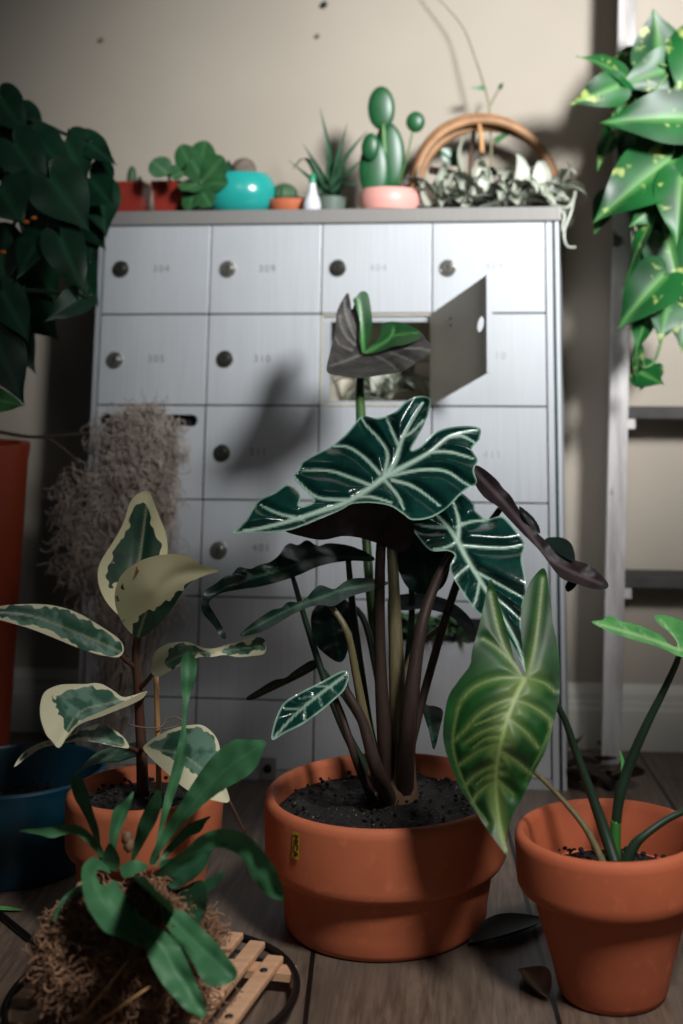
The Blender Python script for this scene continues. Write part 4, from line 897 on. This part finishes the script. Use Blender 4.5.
    fr([(70, 779), (75, 776), (82, 778), (86, 787), (89, 797), (94, 814), (99, 830), (100, 848), (96, 842), (87, 821), (80, 808), (74, 797)], [(98, 846, 1.07), (88, 810, 1.075), (74, 778, 1.085)], v((98, 844), (85, 805), (76, 779)))
    fr([(134, 791), (131, 803), (127, 816), (121, 829), (117, 842), (115, 862), (111, 862), (109, 838), (111, 820), (114, 809), (124, 801)], [(113, 862, 1.065), (116, 825, 1.065), (133, 792, 1.07)], v((113, 858), (117, 828), (132, 793)))
    fr([(158, 789), (162, 796), (161, 808), (157, 820), (150, 833), (136, 857), (131, 862), (132, 852), (135, 838), (139, 822), (147, 805)], [(133, 860, 1.06), (148, 825, 1.055), (158, 790, 1.06)], v((134, 857), (148, 825), (158, 791)))
    fr([(211, 816), (198, 820), (187, 825), (175, 838), (163, 852), (160, 862), (168, 856), (187, 838), (200, 832), (206, 822)], [(162, 858, 1.07), (187, 830, 1.08), (210, 817, 1.085)], v((163, 857), (187, 831), (209, 818)))
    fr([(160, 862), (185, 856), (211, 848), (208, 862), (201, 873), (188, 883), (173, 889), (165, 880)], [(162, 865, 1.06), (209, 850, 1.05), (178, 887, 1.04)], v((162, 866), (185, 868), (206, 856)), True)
    fr([(131, 879), (138, 876), (146, 877), (152, 884), (160, 893), (173, 904), (174, 912), (170, 917), (162, 910), (156, 906), (150, 912), (142, 902), (134, 897)], [(134, 880, 1.04), (148, 890, 1.0), (172, 912, .985)], v((136, 880), (148, 888), (158, 900), (172, 912)))
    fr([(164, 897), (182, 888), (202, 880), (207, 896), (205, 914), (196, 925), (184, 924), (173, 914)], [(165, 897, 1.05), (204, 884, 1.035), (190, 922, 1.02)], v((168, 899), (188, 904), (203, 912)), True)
    fr([(82, 885), (70, 891), (61, 900), (56, 910), (53, 922), (57, 918), (62, 906), (70, 898), (83, 891)], [(82, 888, 1.04), (60, 902, 1.02), (54, 920, 1.01)])
    fr([(103, 858), (106, 848), (110, 843), (116, 850), (120, 860), (117, 871), (108, 868)], [(112, 870, 1.05), (110, 844, 1.05), (120, 860, 1.045)])
    fr([(120, 868), (126, 863), (134, 860), (142, 862), (149, 867), (138, 873), (124, 878)], [(122, 874, 1.035), (135, 861, 1.04), (148, 867, 1.03)])
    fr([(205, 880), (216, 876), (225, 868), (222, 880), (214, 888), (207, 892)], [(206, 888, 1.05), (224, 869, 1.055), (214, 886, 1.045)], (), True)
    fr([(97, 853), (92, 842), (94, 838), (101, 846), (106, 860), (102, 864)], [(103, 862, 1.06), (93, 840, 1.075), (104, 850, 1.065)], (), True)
    for x, y in ((129, 845), (80, 889), (127, 838)):
        g = G(); g.blob(at(x, y, 1.05), (.004, .004, .005), 10, 6, .3); g.obj('bark_chip', M['driedpale'], root)
staghorn()

# ------------------------------------------------------------------ ladder and golden pothos at the right
LF = -.098
def ladder():
    root = thing('wooden_ladder', 'whitewashed wooden step ladder leaning at the right wall', 'ladder', cab(.36, 0, -.13))
    def rail(xb, xt):
        g = G(); A = onplane(xb, 765, LF); B = onplane(xt, -260, LF); A.z = 0
        w = .0245; dpt = .068; P = []
        for q in (A, B):
            for a, b in ((0, 0), (1, 0), (1, 1), (0, 1)): P.append(q+EX*(a*w-w/2)-NN*(b*dpt))
        g.add(P, [(0, 1, 5, 4), (1, 2, 6, 5), (2, 3, 7, 6), (3, 0, 4, 7), (0, 3, 2, 1), (4, 5, 6, 7)])
        return bevel(g.obj('rail', M['ladder'], root, False), .002)
    rail(611, 633); rail(940, 918)
    for y, xl in ((582, 617), (413, 621), (255, 624), (95, 628)):
        a = onplane(xl, y+6, LF-.006); g = G(); u = (a-cab(0, 0)).dot(EX)
        g.box(cab(u, a.z, LF-.006), EX*.395, NN*-.056, UP*.014); o = bevel(g.obj('tread', M['treadwood'], root, False), .0015)
        g = G(); g.box(cab(u+.0, a.z-.012, LF-.004), EX*.018, NN*-.045, UP*.012); g.obj('cleat', M['ladder'], root, False)
ladder()
def golden():
    tz = (onplane(628, 101, LF-.006)).z+.0142
    c = cab((onplane(695, 95, LF-.034)-cab(0, 0)).dot(EX), tz, LF-.031)
    root = thing('potted_golden_pothos', 'trailing golden pothos with yellow-flecked leaves hanging from the ladder at the top right', 'potted plant', c)
    g = G(); g.lathe(c, [(.008, 0), (.021, 0), (.024, .004), (.027, .045), (.028, .05), (.026, .052), (.0245, .05), (.022, .038), (0, .038)], 40); autosmooth(g.obj('pot', M['terra'], root))
    soil(root, Vector((c.x, c.y, 0)), c.z+.037, .022, .002)
    L = [((660, 64), (657, 8), 56, 1.50, .2, .1), ((627, 78), (583, 49), 34, 1.48, .5, .1), ((618, 86), (572, 103), 32, 1.46, -.4, .1), ((676, 66), (618, 86), 40, 1.49, -.3, .05), ((688, 118), (603, 117), 52, 1.43, -.15, .1), ((670, 160), (592, 216), 62, 1.44, .1, .1), ((682, 178), (676, 244), 46, 1.42, .2, .1), ((664, 276), (617, 323), 48, 1.43, .2, .1), ((668, 300), (662, 340), 36, 1.45, -.2, .1), ((648, 316), (633, 352), 20, 1.46, .4, .1), ((640, 372), (664, 384), 26, 1.46, .1, .05), ((638, 350), (636, 378), 12, 1.47, .8, .05), ((648, 228), (617, 290), 18, 1.44, .9, .05), ((614, 132), (595, 166), 22, 1.50, .5, .1), ((660, 96), (690, 150), 50, 1.50, .2, .1), ((668, 240), (682, 300), 46, 1.46, .2, .1),
         ((650, 130), (622, 186), 46, 1.51, .1, .1), ((676, 140), (660, 200), 54, 1.52, -.2, .1), ((648, 180), (640, 236), 46, 1.52, .3, .1), ((676, 210), (648, 262), 50, 1.52, .0, .1), ((690, 250), (652, 300), 50, 1.53, .1, .1), ((700, 40), (676, 92), 50, 1.48, .2, .1), ((612, 196), (592, 230), 26, 1.48, .4, .1), ((690, 300), (682, 350), 40, 1.50, .1, .1), ((700, 100), (690, 180), 60, 1.47, .2, .1), ((660, 200), (632, 226), 30, 1.45, -.4, .1), ((652, 366), (640, 390), 22, 1.47, .1, .05), ((640, 60), (616, 110), 40, 1.53, .1, .1), ((700, 190), (690, 260), 50, 1.48, .1, .1)]
    top = c+UP*.045
    stems = []
    for pts in ([(672, 70, 1.590), (640, 120, 1.580), (630, 200, 1.580), (640, 260, 1.570)], [(680, 72, 1.580), (662, 150, 1.580), (665, 240, 1.570), (664, 320, 1.565), (655, 360, 1.560), (642, 368, 1.560)], [(690, 72, 1.580), (694, 160, 1.580), (690, 260, 1.580), (688, 310, 1.590)], [(670, 66, 1.590), (650, 64, 1.590), (628, 78, 1.580), (615, 100, 1.590), (612, 135, 1.600)]):
        stems.append([top]+[at(*q) for q in pts])
        g = G(); g.tube([Vector(q) for q in crom([tuple(q) for q in stems[-1]], 6)], .0018, 6); g.obj('vine', M['stem_green'], root)
    for b, t, w, d_, ro, dp_ in L:
        B = at(b[0], b[1], d_+.102); T = at(t[0], t[1], d_+.078)
        heartleaf('leaf', root, M['pothos_g'], B, T, w*(d_+.09)/F*1.2, roll=ro, droop=dp_*1.8, fold=.24, nu=14, heartness=.24)
        j = min((q for s_ in stems for q in (Vector(z) for z in crom([tuple(z) for z in s_], 4))), key=lambda q: (q-B).length)
        g = G(); g.tube([j, (j+B)/2+UP*.008, B], [.0012, .001, .0008], 5); g.obj('petiole', M['stem_green'], root)
golden()

# ------------------------------------------------------------------ things on top of the cabinet
def T(x, off=-.05): 
    p = onplane(x, 211, off); return Vector((p.x, p.y, ZTOP))
def scale(off=-.05): return (DC-off)/F
def rosette(root, c, n, L, W, mat, up=.8, name='leaf', jitter=.2, curl=.25, thick=False):
    for k in range(n):
        a = 2*math.pi*k/n*1.0+random.uniform(-jitter, jitter); e = up+random.uniform(-.25, .25)
        dr = Vector((math.cos(a)*math.cos(e), math.sin(a)*math.cos(e), math.sin(e))); l = L*random.uniform(.75, 1.1)
        P = [c+dr*l*t+UP*(-curl*l*t*t) for t in np.linspace(0, 1, 7)]
        v, f, ve = blade(P, [W*q for q in (.8, 1, 1, .85, .6, .35, .03)], Vector((-math.sin(a), math.cos(a), 0)), 2, .35)
        mobj(name, v, f, mat, root, attrs={'vein': [x*.3 for x in ve]})
def square_pot(root, c, w, h):
    g = G(); n = 4; b = w*.40; t = w*.5
    def sq(r, z): return [c+EX*(r*sx)+NN*(r*sy)+UP*z for sx, sy in ((-1, -1), (1, -1), (1, 1), (-1, 1))]
    P = sq(b, .0025)+sq(t, h-.006)+sq(t+.0012, h-.006)+sq(t+.0012, h)+sq(t-.0015, h)+sq(t-.0015, h-.008)
    f = [tuple(reversed(range(4)))]
    for k in range(5):
        for i in range(4): j = (i+1) % 4; f.append((4*k+i, 4*k+j, 4*k+4+j, 4*k+4+i))
    f.append((20, 21, 22, 23)); g.add(P, f)
    for sx, sy in ((-1, -1), (1, -1), (1, 1), (-1, 1)): g.box(c+EX*(sx*b*.8-.003)+NN*(sy*b*.8-.003), EX*.006, NN*.006, UP*.004)
    o = bevel(g.obj('pot', M['redpot'], root, False), .0012, 2)
    gs = G(); gs.box(c-EX*(t-.002)-NN*(t-.002)+UP*(h-.009), EX*(2*t-.004), NN*(2*t-.004), UP*.002); gs.obj('soil', M['soil'], root, False)
s0 = scale()
# cactus in a red square pot
c = T(132.5); root = thing('potted_cactus', 'small cactus in the leftmost square red pot on the cabinet', 'potted plant', c)
square_pot(root, c, 30*s0, 34*s0)
g = G(); b = c+UP*.036
g.tube([b+EX*(-.003)+UP*z for z in (0, .008, .018, .027, .031)], [.0045, .006, .0062, .0045, .001], 12); g.tube([b+EX*.008+UP*z for z in (0, .006, .013, .017)], [.003, .0038, .0034, .001], 10); g.tube([b+EX*-.011+UP*z for z in (0, .003, .007, .009)], [.003, .0036, .003, .001], 10); g.obj('cactus', M['cactus'], root)
# round-leaf seedling in a red square pot
c = T(170); root = thing('potted_seedling', 'round-leaved seedling in the second square red pot on the cabinet', 'potted plant', c)
square_pot(root, c, 30*s0, 34*s0)
for px, py, tx, ty, w, d in ((168, 174, 152, 160, 24, 1.63), (166, 176, 178, 166, 12, 1.64), (172, 178, 184, 172, 10, 1.63)):
    heartleaf('leaf', root, M['succ'], at(px, py, d), at(tx, ty, d), w*s0, droop=.05, rounded=True)
stem('stem', root, M['stem_green'], [(170, 182, 1.665), (169, 176, 1.645), (168, 173, 1.63)], 1.4)
# leafy jade plant in dark pot
c = T(198, -.07); root = thing('potted_jade_plant', 'leafy green plant in a small dark brown pot beside the second red pot', 'potted plant', c)
g = G(); g.lathe(c, [(.005, 0), (.016, 0), (.0175, .003), (.0195, .034), (.020, .037), (.018, .0375), (.017, .032), (0, .032)], 32); autosmooth(g.obj('pot', M['darkpot'], root)); soil(root, Vector((c.x, c.y, 0)), c.z+.031, .016, .002)
for (bx, by), (tx, ty), w in (((196, 176), (181, 146), 24), ((198, 178), (205, 142), 26), ((200, 184), (182, 188), 24), ((202, 182), (222, 158), 26), ((198, 186), (210, 204), 22), ((196, 186), (188, 208), 20), ((202, 178), (192, 160), 22), ((204, 184), (226, 182), 18)):
    heartleaf('leaf', root, M['succ'], at(bx, by, 1.665), at(tx, ty, 1.64), w*1.15*s0, roll=random.uniform(-.5, .5), droop=.1, rounded=True)
stem('stem', root, M['stem_green'], [(199, 187, 1.69), (199, 180, 1.675), (199, 176, 1.665)], 1.8)
# turquoise rounded planter with a rosette
c = T(240, -.045); root = thing('turquoise_planter', 'glossy turquoise rounded ceramic planter holding small succulents on the cabinet', 'planter', c)
g = G(); g.lathe(c, [(.006, 0), (.026, 0), (.036, .004), (.0435, .014), (.0465, .026), (.045, .038), (.039, .049), (.0345, .0535), (.0325, .054), (.0315, .052), (.033, .045), (.020, .040), (0, .040)], 48, sx=1.0, sy=.72)
autosmooth(g.obj('pot', M['turq'], root)); soil(root, Vector((c.x, c.y, 0)), c.z+.0435, .022, .003)
b = c+UP*.044+EX*-.016
rosette(root, b, 9, .046, .007, M['aloe'], .95)
b = c+UP*.050+EX*.004; g = G(); g.blob(b+UP*.010, (.016, .013, .014), 20, 12, .12, 20); g.obj('rosette', plain('dry_grey_rosette', (126, 112, 100), .8, (84, 74, 66), 90, .4), root)
# round cactus in shallow terracotta pot
c = T(290, -.055); root = thing('potted_ball_cactus', 'small round cactus in a shallow orange terracotta dish on the cabinet', 'potted plant', c)
g = G(); g.lathe(c, [(.006, 0), (.022, 0), (.026, .003), (.030, .014), (.0305, .018), (.0285, .0188), (.027, .016), (0, .014)], 40); autosmooth(g.obj('pot', M['terra'], root)); soil(root, Vector((c.x, c.y, 0)), c.z+.0135, .025, .002)
b = c+EX*-.008+UP*.026; v = []; f = []; n = 48; R_ = 14
for j in range(R_+1):
    a = math.pi*j/R_
    for i in range(n):
        t = 2*math.pi*i/n; k = 1+.07*math.cos(12*t); v.append(b+Vector((.0165*math.sin(a)*math.cos(t)*k, .0165*math.sin(a)*math.sin(t)*k, -.0155*math.cos(a))))
for j in range(R_):
    for i in range(n): k = (i+1) % n; f.append((j*n+i, j*n+k, (j+1)*n+k, (j+1)*n+i))
mobj('cactus', v, f, M['cactus'], root)
# dropper bottle
c = T(312, -.022); root = thing('dropper_bottle', 'small frosted white dropper bottle with green cap on the cabinet edge', 'bottle', c)
g = G(); g.lathe(c, [(.004, 0), (.0105, 0), (.0115, .002), (.0112, .010), (.0095, .016), (.006, .024), (.0045, .033), (.004, .037), (0, .037)], 28); autosmooth(g.obj('body', M['white_plastic'], root), 50)
g = G(); g.lathe(c+UP*.0365, [(.0046, 0), (.0046, .004), (.0036, .010), (.0022, .0125), (0, .0125)], 20); autosmooth(g.obj('cap', M['green_cap'], root), 50)
# aloe
c = T(331, -.075); root = thing('potted_aloe', 'spiky aloe in a small dull green pot between the bottle and pink pot', 'potted plant', c)
g = G(); g.lathe(c, [(.005, 0), (.015, 0), (.017, .002), (.020, .020), (.0205, .024), (.019, .0246), (.018, .020), (0, .019)], 32); autosmooth(g.obj('pot', plain('dull_green_glaze', (96, 110, 100), .5), root)); soil(root, Vector((c.x, c.y, 0)), c.z+.0185, .0165, .002)
b = c+UP*.018
for (tx, ty), (mx, my), w in (((320, 108), (329, 150), 5.5), ((347, 124), (338, 158), 4.5), ((367, 131), (345, 158), 5), ((303, 144), (318, 168), 5), ((292, 170), (306, 158), 4.5), ((288, 160), (308, 176), 4), ((362, 160), (346, 174), 6), ((360, 186), (346, 184), 5), ((308, 154), (322, 176), 5), ((312, 192), (322, 188), 5)):
    d = 1.66; P = crom([tuple(b), tuple(at((mx+331)/2, (my+195)/2, d+.02)), tuple(at(mx, my, d)), tuple(at(tx, ty, d-.01))], 4); n = len(P)
    v, f, ve = blade([Vector(q) for q in P], [max(.0003, w*s0*(1-(i/(n-1))**1.6)) for i in range(n)], EX+UP*.3, 2, .5)
    mobj('leaf', v, f, M['aloe'], root, attrs={'vein': [x*.25 for x in ve]})
# prickly pear in pink pot
c = T(389, -.05); root = thing('potted_prickly_pear', 'prickly pear with flat round pads in a pink pot on the cabinet', 'potted plant', c)
g = G(); g.lathe(c, [(.008, 0), (.030, 0), (.0365, .003), (.0395, .012), (.039, .021), (.036, .029), (.0345, .0305), (.033, .0295), (.0325, .024), (0, .022)], 48); autosmooth(g.obj('pot', M['pink'], root)); soil(root, Vector((c.x, c.y, 0)), c.z+.0225, .031, .002)
def pad(x0, y0, x1, y1, w, d, mat='padgreen'):
    A = at(x0, y0, d); B = at(x1, y1, d); g = G(); g.blob((A+B)/2, (w*s0/2, .006, (A-B).length/2*1.05), 22, 14, .05, 3, axis=(B-A)); g.obj('pad', M[mat], root)
pad(374, 198, 374, 140, 30, 1.650); pad(382, 129, 381, 88, 28, 1.66); pad(391, 188, 388, 124, 31, 1.672); pad(370, 160, 371, 134, 18, 1.640)
pad(415, 132, 416, 112, 19, 1.66)
stem('stem', root, M['stem_green'], [(386, 192, 1.66), (385, 160, 1.65), (383, 124, 1.655)], 2.2); stem('stem', root, M['stem_green'], [(398, 186, 1.67), (406, 160, 1.665), (413, 130, 1.66)], .9)
# rattan hoop
c = T(484, -.10); root = thing('rattan_hoop', 'bent brown rattan hoop standing on the cabinet behind the air plants', 'hoop', c)
HW = 67*scale(-.10); HH = 94*scale(-.10)
for k, (dx, dz, dn) in enumerate(((0, 0, 0), (.006, -.010, -.010), (.003, -.004, .008))):
    g = G(); P = []
    for i in range(41):
        t = math.pi*i/40; P.append(c+EX*(-(HW+.002-dz*.2)*math.cos(t)+dx)+UP*((HH+dz)*math.sin(t)**.75+.006)+NN*(dn+.03*math.cos(t)))
    g.tube(P,   .0074 if k == 0 else .0062, 10); g.obj('hoop', M['rattan'], root)
g = G(); A = c+EX*-(HW)+NN*.03+UP*.006; B = c+EX*HW-NN*.03+UP*.006; g.tube([A, B], .0045, 8); g.obj('crossbar', M['rattan'], root)
stem('spoke', root, M['brownstick'], [(470, 190, 1.70), (472, 150, 1.70), (476, 116, 1.71)], (3, 2.6, 2.2)); stem('spoke', root, M['brownstick'], [(430, 170, 1.70), (452, 174, 1.69), (470, 178, 1.69)], (4, 4, 3))
# hanging peg on the hoop
root = thing('wooden_peg', 'slim pale wooden peg tied to the rattan hoop', 'peg', at(482, 152, 1.68)); stem('peg', root, M['tanstick'], [(482, 153, 1.68), (481, 136, 1.68), (479, 124, 1.69)], (2.6, 2.6, 1.8)); stem('cord', root, M['wire'], [(479, 126, 1.69), (478, 118, 1.70), (477, 110, 1.71)], 1.2)
# climbing vine
root = thing('vine_cutting', 'thin trailing vine with a few small leaves climbing the wall above the hoop', 'vine', T(487, -.09))
stem('stem', root, M['stem_olive'], [(488, 206, 1.70), (491, 160, 1.71), (490, 120, 1.72), (487, 96, 1.72), (474, 55, 1.73), (462, 26, 1.74), (440, 0, 1.75), (430, -14, 1.75)], (1.4, 1.2, 1.1, 1, .8, .7, .6, .6)); stem('stem', root, M['stem_olive'], [(489, 108, 1.72), (495, 96, 1.72), (502, 84, 1.715)], (1, .7))
for (b, t, w) in (((484, 88), (471, 87), 6), ((500, 88), (503, 82), 5), ((496, 140), (514, 130), 7)): heartleaf('leaf', root, M['succ'], at(*b, 1.715), at(*t, 1.71), w*s0)
for b, t, w in (((460, 164), (441, 150), 17),): heartleaf('leaf', root, M['padgreen'], at(*b, 1.67), at(*t, 1.665), w*s0, droop=.02, rounded=True)
stem('stem', root, M['stem_olive'], [(484, 200, 1.69), (470, 180, 1.68), (459, 163, 1.67)], .9)
# curly silver air plants
def airplant(c, label, n, L, W, seed, flat=.5, group=None):
    random.seed(seed); root = thing('air_plant', label, 'air plant', c)
    for k in range(n):
        a = 2*math.pi*k/n+random.uniform(-.3, .3); e = random.uniform(.05, 1.15); P = []; p = c+UP*.006; l = L*random.uniform(.7, 1.15)
        dirn = Vector((math.cos(a)*math.cos(e), math.sin(a)*math.cos(e)*flat, math.sin(e))); axis = Vector((-math.sin(a), math.cos(a), 0)); cur = random.uniform(1.6, 3.6)*(1 if random.random() < .8 else -1)
        from mathutils import Quaternion
        m = 12
        for i in range(m):
            P.append(p.copy()); p = p+dirn*(l/m); dirn = Quaternion(axis, cur*(i/m)*2/m*1.4) @ dirn
            if p.z < ZTOP+.003 and abs((p-cab(0, 0)).dot(EX)) < .27 and c.z >= ZTOP-.01: p.z = ZTOP+.003
        v, f, ve = blade(P, [max(.0004, W*(1-(i/(m-1))**1.5)*(.75+.25*math.sin(3*i/m))) for i in range(m)], axis+Vector((0, 0, .2)), 2, .45)
        mobj('leaf', v, f, M['silver'], root, attrs={'vein': [x*.3 for x in ve]})
    return root
airplant(T(478, -.05), 'silvery curly air plant in the middle, under the peg', 26, .11, .0185, 3)
airplant(T(512, -.03), 'silvery curly air plant second from the right on the cabinet', 20, .095, .0185, 11)
airplant(T(540, -.045), 'silvery curly air plant at the right corner of the cabinet', 22, .095, .020, 5)
airplant(T(446, -.055), 'silvery curly air plant beside the pink pot', 20, .09, .0155, 8)
root = thing('dried_tendril', 'pale dried tendril hanging over the right corner of the cabinet', 'tendril', T(553, -.02))
for pts in ([(550, 204, 1.60), (566, 208, 1.59), (573, 200, 1.59), (575, 192, 1.60), (571, 212, 1.59), (564, 232, 1.59), (567, 246, 1.59), (576, 247, 1.59)], [(552, 205, 1.60), (564, 214, 1.59), (562, 228, 1.59), (565, 236, 1.595)], [(550, 204, 1.61), (562, 196, 1.60), (572, 206, 1.60), (568, 220, 1.60)]):
    stem('strand', root, M['silver'], pts, (2.2, 1.6, 1.2))
random.seed(21)
# air plant inside the open box
c = cab(.041, H-.058, -.07); root = airplant(c, 'pale curly air plant inside the open mailbox', 26, .10, .014, 17, .6)
# greenery pushed into the lower mail slot
root = thing('green_sprig', 'green leafy sprig sticking out of the lower mail slot', 'plant', onplane(432, 632, .004))
for k in range(46):
    x = random.uniform(402, 462); y = 640-random.random()*26; a = random.uniform(-.6, .6); ln = random.uniform(8, 16); o = random.uniform(.004, .022)
    heartleaf('leaf', root, M['greenmoss'], onplane(x, y, .003), onplane(x+ln*math.sin(a*2), y+ln*.35*math.cos(a)*random.choice((-1, 1)), o+.008), random.uniform(5, 9)*s0, nu=5, nv=2)

# ------------------------------------------------------------------ odds and ends on the floor
def floor_leaf(name, label, cat, px, py, L, W, ang, mat, curl=.35, lift=0.0, group=None):
    c = onfloor(px, py, .0); ax = Vector((math.cos(ang), math.sin(ang), 0)); sd = Vector((-ax.y, ax.x, 0)); v = []; f = []; ve = []
    nu, nv = 12, 4
    for i in range(nu+1):
        u = i/nu; w = W/2*math.sin(math.pi*u)**.8
        for j in range(-nv, nv+1):
            t = j/nv; v.append(c+ax*((u-.5)*L)+sd*(t*w)+UP*(.0012+lift+curl*W*(t*t)*.5*math.sin(math.pi*u)+curl*L*.25*(u-.5)**2)); ve.append(max(0, 1-abs(t)*4))
    m = 2*nv+1
    for i in range(nu):
        for j in range(m-1): f.append((i*m+j, (i+1)*m+j, (i+1)*m+j+1, i*m+j+1))
    return tag(mobj(name, v, f, mat, None, attrs={'vein': ve}, origin=(c.x, c.y, 0)), label, cat, group)
floor_leaf('fallen_leaf', 'large dark fallen leaf on the floor between the two terracotta pots', 'leaf', 508, 935, .085, .036, .62, M['darkleaf'], .5)
floor_leaf('dry_leaf', 'curled pale brown dry leaf on the floor beside the right pot', 'leaf', 535, 988, .052, .024, 1.9, M['driedpale'], .9)
floor_leaf('fallen_leaf', 'thin bright green leaf lying at the left edge of the floor', 'leaf', -2, 911, .05, .008, -.15, M['syng_pale'], .4)
random.seed(5)
pl = []
for k in range(14):
    x = random.uniform(572, 632); y = random.uniform(756, 796)
    floor_leaf('dry_leaf', 'shrivelled dark dry leaf in the heap by the ladder foot', 'leaf', x, y, random.uniform(.03, .06), random.uniform(.015, .03), random.random()*6.28, M['dryleaf'], random.uniform(.5, 1.2), .003*k % .02, 'dry leaves heaped by the ladder foot')
P = [onfloor(-10, 905, .004), onfloor(14, 925, .004), onfloor(34, 942, .004), onfloor(46, 962, .004)]
g = G(); g.tube([Vector(q) for q in crom([tuple(q) for q in P], 6)], .0022, 8); tag(g.obj('cable', M['blackmetal'], origin=P[0]), 'thin black cable on the floor at the left edge', 'cable')

# ------------------------------------------------------------------ light
W = bpy.data.worlds.new('world'); SC.world = W; W.use_nodes = True
W.node_tree.nodes['Background'].inputs[0].default_value = (.72, .86, 1, 1); W.node_tree.nodes['Background'].inputs[1].default_value = .03
def lamp(kind, name, loc, aim, energy, col, **k):
    l = bpy.data.lights.new(name, kind); l.energy = energy; l.color = col
    for a, v in k.items(): setattr(l, a, v)
    o = bpy.data.objects.new(name, l); COL.objects.link(o); o.location = loc
    o.rotation_euler = (Vector(aim)-Vector(loc)).to_track_quat('-Z', 'Y').to_euler(); return o
key_aim = cab(.33, H+.34, 0)
lamp('SPOT', 'window_light', (1.05, -.50, 1.42), key_aim, 660, (.97, .985, 1.0), spot_size=math.radians(31), spot_blend=1.0, shadow_soft_size=.21)
lamp('SPOT', 'foreground_fill', (.47, .25, 1.38), (.01, 1.04, .03), 86, (1.0, .97, .94), spot_size=math.radians(39), spot_blend=.85, shadow_soft_size=.13)  # fill spot added to brighten the front pots and floor, not a window
lamp('SPOT', 'room_bounce', (-.1, -.5, 1.55), cab(.24, H+.34, WOFF), 44, (1.0, .95, .88), spot_size=math.radians(31), spot_blend=1.0, shadow_soft_size=.6)  # soft spot added as ambient fill on the upper wall and cabinet
SC.view_settings.view_transform = 'Standard'; SC.view_settings.look = 'None'; SC.view_settings.exposure = 0; SC.view_settings.gamma = 1
